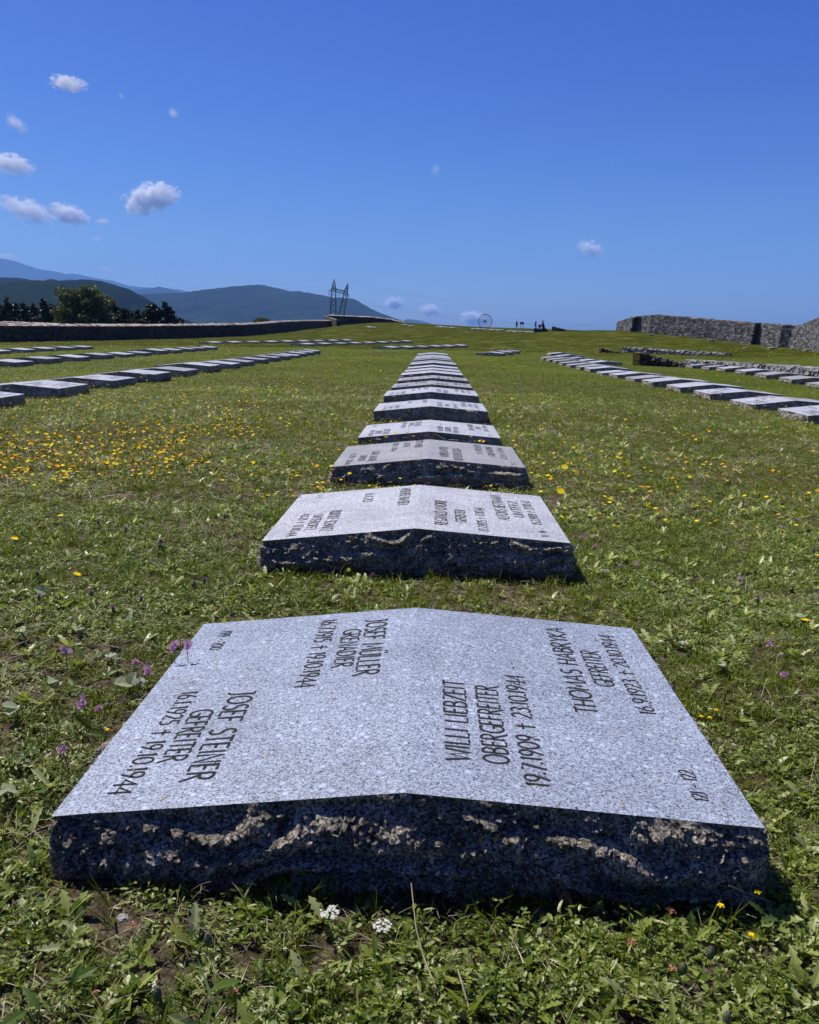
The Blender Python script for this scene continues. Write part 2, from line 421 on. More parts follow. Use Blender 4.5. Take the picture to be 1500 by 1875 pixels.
hill([(-160, 520), (-60, 508), (0, 507), (38, 509), (60, 516), (85, 512), (100, 509), (118, 515), (130, 511), (150, 513), (175, 520), (230, 545), (300, 585), (340, 608)], 2800, hA, 60, 1300)
hill([(170, 575), (215, 560), (250, 545), (270, 538), (292, 538), (350, 534), (400, 529), (430, 524), (460, 521), (490, 524), (530, 531), (570, 536), (600, 545), (650, 547), (672, 555), (700, 572), (735, 590), (765, 602), (830, 615)], 5200, hB, 140, 3600)
hill([(80, 520), (150, 523), (205, 521), (240, 530), (265, 528), (300, 525), (322, 533), (350, 541), (400, 560), (470, 590)], 9500, hB, 150, 3000)
hill([(560, 600), (690, 596), (735, 591), (750, 584), (770, 587), (790, 594), (830, 600), (900, 606)], 9800, hB, 100, 2500)
hill([(-260, 500), (-120, 470), (-40, 478), (0, 473), (22, 476), (45, 483), (70, 492), (100, 497), (115, 502), (138, 501), (155, 506), (185, 511), (205, 513), (240, 523), (265, 526), (300, 528), (332, 531), (347, 538), (400, 552), (500, 575), (640, 600)], 14000, hB, 260, 4500)

# ------------------------------------------------------------------ gravestones
W_, L_, HE, RH = 1.142, 0.925, 0.125, 0.052
def facet(q, sd, up):
    c = mn.voronoi(q)[1][0]; h = mn.cell_vector(c * 7.3 + Vector((sd, sd, sd)))
    return (h.x - .5) * 1.1 + (h.y - .5) * 2.0 * (q.x - c.x) + ((h.z - .5) * 1.8 - up) * (q.y - c.y)
def slab_mesh(name, seed, ds, nz, mats, W=W_, L=L_, he=HE, amp=1.0, lean=.030):
    per = []      # (x, y, nx, ny)
    def side(p0, p1, n):
        k = max(4, int((Vector(p1) - Vector(p0)).length / ds))
        for i in range(k): t = i / k; per.append((p0[0] + (p1[0] - p0[0]) * t, p0[1] + (p1[1] - p0[1]) * t, n))
    hw, hl = W / 2, L / 2
    side((-hw, -hl), (0, -hl), (0, -1)); i_r0 = len(per)
    side((0, -hl), (hw, -hl), (0, -1)); side((hw, -hl), (hw, hl), (1, 0))
    side((hw, hl), (0, hl), (0, 1)); i_r1 = len(per)
    side((0, hl), (-hw, hl), (0, 1)); side((-hw, hl), (-hw, -hl), (-1, 0))
    n = len(per); vs = []; sd = seed * 17.31
    bot = -.05
    for j in range(nz + 1):
        t = j / nz
        for i, (x, y, nn) in enumerate(per):
            a = per[i - 1][2]; c = per[(i + 1) % n][2]
            nx = nn[0] + a[0] + c[0]; ny = nn[1] + a[1] + c[1]; m = math.hypot(nx, ny); nx /= m; ny /= m
            zt = he + RH * (1 - abs(x) / hw)
            z = zt + (bot - zt) * t
            s = x + y * 1.3
            if j == 0: d = (mn.noise(Vector((x * 45, y * 45, sd))) * .0030 - max(0, mn.noise(Vector((x * 11, y * 11, sd + 4))) - .22) * .022) * amp
            else:
                q = Vector((s * 2.6, z * 5, sd))
                v = (zt - z) * 17 + mn.noise(q) * 2.3 + mn.noise(q * 2.7) * .8 + s * .8 * math.sin(sd)
                fr = v - math.floor(v)
                k2 = .50 + 1.1 * mn.noise(Vector((s * 3.5 + 5, z * 7, sd + 9)))
                saw = (fr / .17 if fr < .17 else (1 - (fr - .17) / .83) ** 1.3)
                d = .036 * max(.10, k2) * (saw - .42)
                wq = Vector((s + .02 * mn.noise(Vector((s * 9, z * 9, sd))), z * 1.5 + .02 * mn.noise(Vector((s * 8, z * 8, sd + 7))), sd * .1))
                d += .008 * facet(wq * 13, sd, .5) + .0105 * facet(wq * 34, sd + 3, .55) + .0075 * facet(wq * 90, sd + 5, .4)
                d += .011 * mn.noise(Vector((s * 6, z * 9, sd + 2))) + .0065 * mn.noise(Vector((s * 27, z * 32, sd + 3)) * 1.2)
                d += .0028 * mn.noise(Vector((s * 62, z * 60, sd + 5))) + .0034 * mn.noise(Vector((s * 130, z * 130, sd + 6)))
                d += lean * min(1, t / .42) - .006 - .045 * max(0, t - .42)
                dc = min(hw - abs(x) if abs(nn[1]) > .5 else hl - abs(y), .06) / .06
                d = min(d, .008 + .030 * dc)
            d = d * amp * min(1, t * 7 + .12)
            vs.append((x + nx * d, y + ny * d, z))
    fs = []; mi = []; sm = []
    for j in range(nz):
        for i in range(n):
            k = (i + 1) % n
            fs.append((j * n + i, (j + 1) * n + i, (j + 1) * n + k, j * n + k)); mi.append(1)
    # top: one plane each side of the ridge; keep the rim on the planes
    right = list(range(i_r0, i_r1 + 1)); left = list(range(i_r1, n)) + list(range(0, i_r0 + 1))
    fs.append(tuple(right)); mi.append(0); fs.append(tuple(left)); mi.append(0)
    # rim heights follow the slope exactly
    for i in range(n):
        x, y, z = vs[i]; vs[i] = (x, y, he + RH * (1 - min(1.05, abs(x) / hw)))
    for i in (i_r0, i_r1): vs[i] = (0.0, vs[i][1], he + RH)
    me = bpy.data.meshes.new(name); me.from_pydata(vs, [], fs)
    for m in mats: me.materials.append(m)
    me.polygons.foreach_set('material_index', mi); me.update(); me['he'] = he; return me

# stroke letters, cap height 1
def arc(cx, cy, rx, ry, a0, a1, n=9):
    return [(cx + rx * math.cos(math.radians(a0 + (a1 - a0) * i / (n - 1))), cy + ry * math.sin(math.radians(a0 + (a1 - a0) * i / (n - 1)))) for i in range(n)]
GL = {
 'A': (.62, [[(0, 0), (.30, 1), (.60, 0)], [(.1, .36), (.5, .36)]]),
 'B': (.55, [[(.04, 0), (.04, 1)], [(.04, 1)] + arc(.22, .77, .24, .23, 90, -90) + [(.04, .54)], [(.04, .54)] + arc(.24, .27, .28, .27, 90, -90) + [(.04, 0)]]),
 'C': (.62, [arc(.42, .5, .40, .5, 55, 305, 14)]),
 'D': (.66, [[(.04, 0), (.04, 1)], [(.04, 1)] + arc(.16, .5, .46, .5, 90, -90, 13) + [(.04, 0)]]),
 'E': (.46, [[(.42, 1), (.04, 1), (.04, 0), (.44, 0)], [(.04, .54), (.36, .54)]]),
 'F': (.44, [[(.42, 1), (.04, 1), (.04, 0)], [(.04, .54), (.34, .54)]]),
 'G': (.66, [arc(.42, .5, .40, .5, 55, 320, 14) + [(.62, .42), (.40, .42)]]),
 'H': (.60, [[(.04, 0), (.04, 1)], [(.54, 0), (.54, 1)], [(.04, .52), (.54, .52)]]),
 'I': (.16, [[(.06, 0), (.06, 1)]]),
 'J': (.26, [[(-.06, 1), (.16, 1), (.16, .15), (.08, -.08), (-.04, -.14)]]),
 'K': (.54, [[(.04, 0), (.04, 1)], [(.48, 1), (.05, .48), (.52, -.04)]]),
 'L': (.42, [[(.04, 1), (.04, 0), (.42, 0)]]),
 'M': (.76, [[(.0, 0), (.08, 1), (.36, .25), (.64, 1), (.74, 0)]]),
 'N': (.62, [[(.04, 0), (.04, 1), (.56, 0), (.56, 1)]]),
 'O': (.74, [arc(.37, .5, .36, .5, 90, 450, 20)]),
 'P': (.50, [[(.04, 0), (.04, 1)], [(.04, 1)] + arc(.2, .74, .26, .26, 90, -90) + [(.04, .48)]]),
 'R': (.56, [[(.04, 0), (.04, 1)], [(.04, 1)] + arc(.2, .75, .26, .25, 90, -90) + [(.04, .5)], [(.18, .5), (.58, -.12)]]),
 'S': (.48, [arc(.26, .76, .2, .24, 40, 270, 9) + arc(.24, .26, .22, .26, 90, -140, 9)[1:]]),
 'T': (.52, [[(.0, 1), (.52, 1)], [(.26, 1), (.26, 0)]]),
 'U': (.60, [[(.04, 1), (.04, .28)] + arc(.30, .28, .26, .28, 180, 360, 9) + [(.56, 1)]]),
 'W': (.86, [[(.0, 1), (.22, 0), (.43, .8), (.64, 0), (.86, 1)]]),
 'X': (.54, [[(0, 0), (.54, 1)], [(0, 1), (.54, 0)]]),
 'Y': (.52, [[(0, 1), (.26, .48), (.52, 1)], [(.26, .48), (.26, 0)]]),
 'Z': (.50, [[(.02, 1), (.48, 1), (.0, 0), (.52, 0)]]),
 '0': (.56, [arc(.28, .5, .27, .5, 90, 450, 18)]),
 '1': (.20, [[(.0, .86), (.10, 1), (.10, 0)]]),
 '2': (.46, [arc(.22, .74, .2, .26, 160, -20, 9) + [(.0, 0), (.46, 0)]]),
 '3': (.44, [arc(.2, .77, .19, .23, 140, -80, 9) + arc(.2, .27, .22, .27, 80, -140, 9)]),
 '4': (.50, [[(.40, -.16), (.40, .96), (.0, .24), (.52, .24)]]),
 '5': (.44, [[(.42, 1), (.10, 1), (.06, .6)] + arc(.18, .28, .24, .30, 100, -120, 9)]),
 '6': (.48, [[(.36, 1.08), (.12, .66)] + arc(.24, .3, .22, .3, 150, 510, 14)]),
 '7': (.44, [[(.0, 1), (.44, 1), (.12, -.1)]]),
 '8': (.46, [arc(.23, .76, .19, .24, 90, 450, 12), arc(.23, .26, .22, .26, 90, 450, 12)]),
 '9': (.48, [[(.14, -.12), (.38, .40)] + arc(.24, .7, .22, .3, -30, 330, 14)]),
 '+': (.50, [[(.25, -.08), (.25, .95)], [(.0, .58), (.50, .58)]]),
 '-': (.34, [[(.02, .42), (.32, .42)]]), '.': (.12, [[(.03, .0), (.05, .13)]]), ' ': (.34, []),
}
GL['Ü'] = (.60, GL['U'][1] + [[(.18, 1.14), (.18, 1.30)], [(.42, 1.14), (.42, 1.30)]])
def ribbon(mb, pl, to3, w):
    m = len(pl); L = []; Rr = []
    closed = m > 2 and abs(pl[0][0] - pl[-1][0]) < 1e-6 and abs(pl[0][1] - pl[-1][1]) < 1e-6
    for i, (x, y) in enumerate(pl):
        if closed: a = pl[(i - 1) % (m - 1)]; c = pl[(i + 1) % (m - 1)]
        else: a = pl[max(0, i - 1)]; c = pl[min(m - 1, i + 1)]
        tx, ty = c[0] - a[0], c[1] - a[1]; q = math.hypot(tx, ty) or 1
        # mitre
        k = 1.0
        if 0 < i < m - 1:
            ux, uy = x - a[0], y - a[1]; uq = math.hypot(ux, uy) or 1
            cs = abs((ux * tx + uy * ty) / (uq * q)); k = min(1.5, 1 / max(.5, cs))
        nx, ny = -ty / q * w * k / 2, tx / q * w * k / 2
        L.append(to3(x + nx, y + ny)); Rr.append(to3(x - nx, y - ny))
    vs = L + Rr
    mb.add(vs, [(i, i + 1, m + i + 1, m + i) for i in range(m - 1)])
def line_text(mb, txt, side, xb, cap, y0, y1, up_sign, rd, W=W_, L=L_, he=HE):
    """side: slope of the slab (+1 right, -1 left); xb baseline x; rd reading direction along y; y0..y1 extent from the front edge"""
    hw = W / 2
    gap = .13
    tot = sum(GL[c][0] + gap for c in txt) - gap
    # equal stretch to the length the photo shows
    sy = (y1 - y0) / tot
    slope = math.hypot(hw, RH)
    def mk(xo):
        def to3(u, v):
            s = (xo + u) * sy
            yy = (y0 + s if rd > 0 else y1 - s) - L / 2
            xx = xb + up_sign * v * cap
            zz = he + RH * (1 - abs(xx) / hw) + .0009
            return (xx, yy, zz)
        return to3
    xo = 0.0
    for c in txt:
        wd, st = GL[c]
        for pl in st: ribbon(mb, pl, mk(xo), .12)
        xo += wd + gap
# (text, side, baseline x, cap height, y0, y1)
def R_(t, x, cap, y0, y1): return (t, 1, x, cap, y0, y1, -1, 1)
def Lf(t, x, cap, y0, y1): return (t, -1, x, cap, y0, y1, 1, -1)
def block(p, side, rows, x0, dx, cap, ylo, yhi, dk=1.0):
    out = []
    for k, (t, f0, f1) in enumerate(rows):
        y0 = ylo + (yhi - ylo) * f0; y1 = ylo + (yhi - ylo) * f1
        out.append((R_ if side > 0 else Lf)(t, x0 + dx * k, cap, y0, y1))
    return out
T1 = [[Lf('JOSEF STEINER', -.381, .050, .083, .444), Lf('GEFREITER', -.444, .045, .157, .370), Lf('16.1.1925 + 19.10.1944', -.496, .037, .056, .467)],
      [Lf('JOSEF MÜLLER', -.124, .050, .490, .849), Lf('GRENADIER', -.178, .042, .545, .789), Lf('16.7.1915 + 19.10.1944', -.244, .039, .449, .876)],
      [R_('WILLI LIEBZEIT', .111, .044, .121, .462), R_('OBERGEFREITER', .178, .044, .124, .453), R_('19.7.1909 + 23.10.1944', .238, .038, .061, .522)],
      [R_('THOMAS HABRYKA', .378, .045, .366, .867), R_('GEFREITER', .441, .042, .513, .723), R_('16.9.1923 + 20.10.1944', .499, .034, .390, .846)],
      [Lf('199 - 200', -.503, .028, .718, .849), R_('121 - 122', .504, .025, .066, .165)]]
T2 = [[Lf('RUDOLF SCHMITZ', -.365, .045, .08, .46), Lf('UNTEROFFZ', -.43, .04, .12, .40), Lf('4.1.21 + 17.10.44', -.485, .037, .04, .44)],
      [Lf('WERNER HANSEN', -.085, .045, .46, .86), Lf('6.1.20', -.245, .04, .60, .80)],
      [R_('REGNALD KNORR', .12, .047, .10, .58), R_('GEFREITER', .195, .04, .18, .42), R_('17.7.1925 + 17.10.44', .275, .037, .06, .50)],
      [R_('ALFONS BETTMANN', .375, .047, .30, .84), R_('UNTFFZ', .44, .04, .38, .72), R_('15.2.1901 + 27.10.43', .50, .037, .27, .76)],
      [Lf('3 - 5', -.48, .028, .80, .88), R_('97 - 98', .50, .025, .06, .16)]]
T3 = [[Lf('KARL BAUER', -.365, .047, .10, .52), Lf('GEFREITER', -.43, .04, .14, .38), Lf('4.5.20 + 3.10.44', -.50, .037, .04, .50)],
      [Lf('OTTO MEIER', -.09, .045, .54, .92), Lf('GEFR', -.17, .04, .62, .84), Lf('9.8.19 + 2.10.44', -.245, .037, .46, .88)],
      [R_('UNBEKANNTER', .12, .05, .14, .58), R_('DEUTSCHER SOLDAT', .205, .05, .04, .58)],
      [R_('H. FIEDLER', .345, .04, .42, .86), R_('GRENADIER', .42, .04, .36, .82), R_('1.2.24 + 5.9.44', .49, .037, .28, .80)],
      [Lf('5 - 7', -.47, .03, .88, .96), R_('11 - 12', .525, .03, .07, .16)]]
def text_meshes(T):
    out = []
    for bl in T[:4]:
        for l in bl:
            mb = MB(); line_text(mb, *l); out.append(('inscription', mb.mesh('inscription', m_letter)))
    for l in T[4]:
        mb = MB(); line_text(mb, *l); out.append(('grave_number', mb.mesh('grave_number', m_letter)))
    return out
TM = [text_meshes(t) for t in (T1, T2, T3)]
FOOT = []           # footprints of the stones, kept free of grass
GS = 'granite double gravestones set flat in rows'
def place_stone(me, X, Yf, zg, label, texts=None, rz=0.0, group=GS, tilt=0.0):
    yc = Yf + L_ / 2
    o = link('gravestone', me, None, (X, yc, zg), (math.atan2(h1(X, Yf + L_) - h1(X, Yf), L_) * .8, tilt, rz))
    tag(o, label, 'gravestone', group)
    FOOT.append((X, yc, rz))
    if texts:
        for nm, tm in texts: link(nm, tm, o, (0, 0, me['he'] - HE))
    return o
ZN = 0
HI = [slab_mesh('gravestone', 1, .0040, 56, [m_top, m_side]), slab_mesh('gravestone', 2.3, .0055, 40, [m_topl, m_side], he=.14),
      slab_mesh('gravestone', 3.7, .010, 26, [m_topw, m_side], he=.14)]
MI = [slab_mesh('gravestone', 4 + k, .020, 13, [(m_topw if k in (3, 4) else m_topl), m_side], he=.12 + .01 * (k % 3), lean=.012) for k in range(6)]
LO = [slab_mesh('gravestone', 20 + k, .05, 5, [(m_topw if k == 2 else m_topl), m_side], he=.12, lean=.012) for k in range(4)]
ordn = ['first and nearest', 'second', 'third', 'fourth', 'fifth', 'sixth', 'seventh', 'eighth', 'ninth', 'tenth', 'eleventh', 'twelfth', 'thirteenth', 'fourteenth', 'fifteenth', 'sixteenth', 'seventeenth', 'eighteenth', 'nineteenth', 'twentieth']
cy = [1.218, 3.035, 4.93, 6.73, 8.50, 10.24] + [10.24 + 1.79 * k for k in range(1, 14)]
cxs = [-.045, -.069, -.036, -.043, -.044, -.046]
for i, yf in enumerate(cy):
    zs = [0.0, -.012, -.035, -.065, -.028, -.018]
    he = [.125, .14, .14][i] if i < 3 else .13 + .01 * ((i - 3) % 6 % 3)
    X0 = cxs[i] if i < 6 else -.046 + rng.normal() * .012 - (i - 6) * .004
    zg = (zs[i] if i < 6 else (h1(X0, yf) + rng.normal() * .008))
    me = HI[i] if i < 3 else MI[(i - 3) % 6]
    tx = TM[i % 3] if i < 8 else None
    lab = ['large nearest pale granite gravestone with four readable names',
           'second gravestone of the centre row, pale blue-grey with two long blocks of names',
           'third gravestone of the centre row, warmer grey-beige top with small inscriptions',
           'fourth gravestone of the centre row, pale top with yellow flowers in front of it'][i] if i < 4 else \
          '%s gravestone from the camera in the long centre row' % ordn[i]
    place_stone(me, X0, yf, zg, lab, tx)
def row(Xe, side, Y0, n, name, zoff, meshes, near_text=0):
    for i in range(n):
        yf = Y0 + 1.78 * i; X0 = Xe + side * W_ / 2 + rng.normal() * .02
        zg = h1(X0, yf + .45) + zoff + rng.normal() * .008
        place_stone(meshes[int(rng.integers(len(meshes)))], X0, yf, zg,
                    '%s gravestone in the row %s' % (ordn[i].replace('first and nearest', 'nearest'), name), TM[i % 3] if i < near_text else None, rng.normal() * .01, tilt=rng.normal() * .01)
row(-4.587, -1, 8.50, 15, 'just left of the centre row', 0, MI, 3)
row(4.38, 1, 8.30, 16, 'just right of the centre row', 0, MI, 4)
row(9.62, 1, 19.80, 11, 'beside the low rubble edge at right', 0, MI)
row(-9.77, -1, 17.90, 12, 'second left of the centre row', 0, MI)
row(-14.72, -1, 26.90, 6, 'third left, nearest the dark wall', 0, LO)
# slanting rows of the next field
def srow(a, b_, n, name):
    rz = math.atan2(b_[1] - a[1], b_[0] - a[0])
    for i in range(n):
        t = i / max(1, n - 1); X0 = a[0] + (b_[0] - a[0]) * t; Y0 = a[1] + (b_[1] - a[1]) * t
        yc = Y0
        o = link('gravestone', LO[i % 4], None, (X0, yc, h1(X0, yc)), (0, 0, rz - math.pi / 2 + rng.normal() * .02))
        tag(o, '%s gravestone from the left in %s' % (['first', 'second', 'third', 'fourth', 'fifth', 'sixth', 'seventh', 'eighth', 'ninth', 'tenth', 'eleventh', 'twelfth', 'thirteenth'][i], name), 'gravestone', 'gravestones in the slanting far rows')
        FOOT.append((X0, yc, rz))
srow((-13.6, 52), (-6.9, 65), 9, 'the far row below the dark wall')
srow((-7.6, 49.5), (-2.3, 62), 8, 'the far row behind the left row')
srow((-2.5, 44.5), (1.3, 52.5), 6, 'the far row behind the centre row')
srow((2.45, 37.6), (3.45, 41.4), 3, 'the far group right of the centre row')
srow((5.9, 40.8), (6.5, 33.2), 5, 'the short row behind the right row')
for (pa, pb, n, Yd, nm) in [((675, 599), (689, 599), 2, 135, 'the pair near the crest below the pylon'), ((741, 597), (756, 600), 2, 150, 'the pair on the crest left of the wheel'),
                            ((803, 601), (828, 604), 4, 145, 'the short crest row left of the wheel'), ((868, 603), (908, 608), 5, 135, 'the crest row under the wheel'),
                            ((932, 606), (1046, 613), 12, 120, 'the long crest row under the people')]:
    for i in range(n):
        t = i / max(1, n - 1); px = pa[0] + (pb[0] - pa[0]) * t
        X0 = (px - 797) / FPX * Yd * 1.0; k = 1.5
        o = link('gravestone', LO[i % 4], None, (X0, Yd - t * 6, h1(X0, Yd - t * 6) + .02), (.055, 0, rng.normal() * .1))
        tag(o, '%s pale gravestone of %s' % (ordn[i].replace('first and nearest', 'first'), nm), 'gravestone', 'gravestones near the crest')
# dry clippings lying on the first slabs
for si, (sx_, sy_, sz_, he_) in enumerate(((-.045, 1.218 + L_ / 2, 0, .125), (-.069, 3.035 + L_ / 2, -.012, .14))):
    mb = MB()
    for k in range(70):
        u = random.uniform(-.54, .54); v = random.uniform(-.44, .44)
        if random.random() < .5: u = random.choice((-1, 1)) * random.uniform(.44, .56)
        z0 = he_ + RH * (1 - abs(u) / (W_ / 2)) + .0016; a = random.uniform(0, 6.28); l = random.uniform(.003, .012); wd_ = random.uniform(.0008, .0022)
        c_, s2 = math.cos(a), math.sin(a); sl_ = -RH / (W_ / 2) * (1 if u > 0 else -1)
        pts_ = []
        for (p_, q_) in ((-l, -wd_ * .3), (0, -wd_), (l, -wd_ * .2), (l, wd_ * .2), (0, wd_), (-l, wd_ * .3)):
            dx = c_ * p_ - s2 * q_; pts_.append((u + dx, v + s2 * p_ + c_ * q_, z0 + dx * sl_ + abs(p_) * .1))
        mb.add(pts_, [(0, 1, 4, 5), (1, 2, 3, 4)], 0, random.random())
    tag(mb.build('grass_clippings', m_straw, loc=(sx_, sy_, sz_)), kind='stuff')
# bits of orange lichen on the first stone's broken face
mb = MB()
for k in range(16):
    mb.ell((random.gauss(.135, .018), -L_ / 2 - .012, .103 + random.gauss(0, .006)), (.004, .006, .003), 5, 4, var=random.random(), jit=.3)
lich = mb.build('lichen', m_orange, bpy.data.objects['gravestone'])

# ------------------------------------------------------------------ walls
def wall_run(pts, base, top, thick, batter, ch, cl, mats, name='wall_stones', cop=True, facedir=1, jit=.35, slant=1.0, root=None):
    """dry stone wall along pts [(x, y)]: core plus courses of separate stones on the side facing the field and a coping"""
    core = MB(); st = MB(); cp = MB()
    for s in range(len(pts) - 1):
        p0 = Vector(pts[s]); p1 = Vector(pts[s + 1]); d = p1 - p0; Ln = d.length; d.normalize()
        n = Vector((d.y, -d.x)) * facedir
        zb0, zb1, zt0, zt1 = base[s] - .4, base[s + 1] - .4, top[s] - .03, top[s + 1] - .03
        vs = []
        for (pp, zb, zt) in ((p0, zb0, zt0), (p1, zb1, zt1)):
            h = zt - zb
            vs += [(*(pp - n * thick), zb), (*(pp + n * (batter * h)), zb), (*pp, zt), (*(pp - n * thick), zt)]
        core.add(vs, [(0, 1, 2, 3), (7, 6, 5, 4), (0, 4, 5, 1), (1, 5, 6, 2), (2, 6, 7, 3), (3, 7, 4, 0)], var=.0)
        ang = math.atan2(d.y, d.x)
        rot = Matrix.Rotation(ang, 3, 'Z')
        u = 0.0
        ncol = 0
        z = 0.0
        hmax = max(zt0 - zb0, zt1 - zb1)
        row_ = 0
        while z < hmax:
            chh = ch * random.uniform(.75, 1.3)
            u = -random.random() * cl
            while u < Ln:
                lw = cl * random.uniform(.55, 1.6)
                um = min(max(u + lw / 2, 0), Ln); t = um / Ln
                zt = zt0 + (zt1 - zt0) * t; zb = zb0 + (zb1 - zb0) * t
                zc = zt - z - chh / 2
                if zc > zb:
                    q = p0 + d * um + n * (batter * (zt - zc) + random.uniform(-.1, .12) * ch)
                    st.box((q.x, q.y, zc), (lw * .93, ch * 1.1, chh * .88), rot @ Matrix.Rotation(random.uniform(-.09, .09), 3, 'Y') @ Matrix.Rotation(random.uniform(-.16, .16), 3, 'X'), var=random.random() ** 1.3, jit=.07)
                u += lw
            z += chh; row_ += 1
        if cop:
            u = 0.0
            while u < Ln:
                lw = cl * random.uniform(.8, 2.0); t = min(1, (u + lw / 2) / Ln)
                zt = zt0 + (zt1 - zt0) * t; q = p0 + d * (u + lw / 2) - n * thick * .45
                for kk in (-.5, .5):
                    qq = q + n * kk * thick * .5
                    cp.box((qq.x, qq.y, zt + .02 - kk * .12 * slant), (lw * .94, thick * .56, .09 * random.uniform(.7, 1.5)), rot @ Matrix.Rotation(facedir * .36 * slant + random.uniform(-.08, .08), 3, 'X'), var=random.random(), jit=.08)
                u += lw
    core.build('wall_core', mats[0], root)
    o = st.build('wall_stones', mats[0], root); o['kind'] = 'stuff'
    if cop:
        o = cp.build('coping_stones', mats[1], root); o['kind'] = 'stuff'

wl = empty('stone_wall', (-25, 75, .1)); tag(wl, 'long low dark stone wall with lit reddish coping along the left side of the field', 'wall')
def reloc(root):
    for c in root.children: c.matrix_parent_inverse = Matrix.Translation(-root.location)
lp = []; 
for (px, yb, yt) in [(-60, 632, 596), (0, 628, 595.5), (100, 626, 596), (200, 624, 596.5), (300, 621.5, 596), (400, 618, 595), (450, 616, 594), (480, 613, 592.5), (520, 607, 589), (560, 602.5, 587.5), (622, 598.5, 587)]:
    Yd = 1.30 * FPX / (yb - yt)
    q = at_depth(px, yb, Yd); r = at_depth(px, yt, Yd); lp.append((q[0], q[1], q[2], r[2]))
wall_run([(a[0], a[1]) for a in lp], [min(a[2], h1(a[0], a[1])) for a in lp], [a[3] for a in lp], .55, .03, .16, .34, [m_walld, m_cop], root=wl)
reloc(wl)
# the left wall's return at its near end
wl2 = empty('stone_wall', (-34, 66, .1)); tag(wl2, 'stub of dark wall running back behind the left end of the long wall', 'wall')
q0 = at_depth(22, 591.5, 66); q1 = at_depth(115, 594.5, 82)
q00 = at_depth(-60, 597, 57)
wall_run([(q00[0] - .8, q00[1]), (q0[0], q0[1]), (q1[0], q1[1])], [h1(q00[0], q00[1]), h1(q0[0], q0[1]), h1(q1[0], q1[1])], [q00[2], q0[2], q1[2]], .4, .03, .16, .34, [m_walld, m_cop], root=wl2)
reloc(wl2)
wf = empty('stone_wall', (-15, 180, 2)); tag(wf, 'far dark stone wall running over the crest beside the pylon', 'wall')
lp = []
for (px, yb, yt, Yd) in [(606, 590, 577.5, 168), (640, 590, 579, 176), (680, 590, 580.5, 180), (712, 591.5, 584.5, 184), (738, 593, 590, 186), (752, 596, 593, 188)]:
    q = at_depth(px, yb, Yd); r = at_depth(px, yt, Yd); lp.append((q[0], q[1], q[2], r[2]))
wall_run([(a[0], a[1]) for a in lp], [min(a[2], h1(a[0], a[1])) for a in lp], [a[3] for a in lp], .6, .03, .2, .5, [m_walld, m_cop], root=wf)
reloc(wf)
we = empty('stone_wall', (-18, 158, 1.6)); tag(we, 'short end piece of the left wall with orange-brown lit top', 'wall')
q0 = at_depth(599, 579, 172); q1 = at_depth(622, 587, 156)
wall_run([(q0[0], q0[1]), (q1[0], q1[1])], [h1(q0[0], q0[1]), h1(q1[0], q1[1])], [q0[2], q1[2] + .05], .6, .03, .2, .4, [m_walld, m_cop], facedir=-1, root=we)
reloc(we)
# right wall
def wpts(l):
    o = []
    for (px, yb, yt, Yd) in l:
        q = at_depth(px, yb, Yd); r = at_depth(px, yt, Yd); o.append((q[0], q[1], q[2], r[2]))
    return o
wr = empty('stone_wall', (22, 76, .2)); tag(wr, 'high grey dry-stone wall along the crest at the right, with narrow dark gaps', 'wall')
segs = [[(1132, 607, 589, 88), (1158.5, 610, 580, 84.1)], [(1163.5, 611, 580, 84.8), (1192, 614, 577, 82), (1240, 622, 581, 79), (1310, 629, 587, 75), (1377.5, 632, 592.5, 70.9)], [(1384.5, 633, 593, 71.5), (1430, 635, 596, 67.8), (1475, 637, 599, 66.5)]]
for sg in segs:
    a = wpts(sg)
    wall_run([(p_[0], p_[1]) for p_ in a], [min(p_[2], h1(p_[0], p_[1])) for p_ in a], [p_[3] for p_ in a], .6, .16, .14, .30, [m_wallr, m_copr], slant=.25, root=wr)
reloc(wr)
wn = empty('stone_wall', (27, 60, .2)); tag(wn, 'nearer higher grey wall rising at the right edge of the view', 'wall')
a = wpts([(1452, 636, 600, 66.2), (1478, 641, 588, 63.5), (1500, 645, 579, 60.5), (1540, 655, 566, 56), (1640, 675, 550, 49)])
wall_run([(p_[0], p_[1]) for p_ in a], [min(p_[2], h1(p_[0], p_[1])) for p_ in a], [p_[3] for p_ in a], .7, .16, .15, .32, [m_wallr, m_copr], slant=.25, root=wn)
reloc(wn)
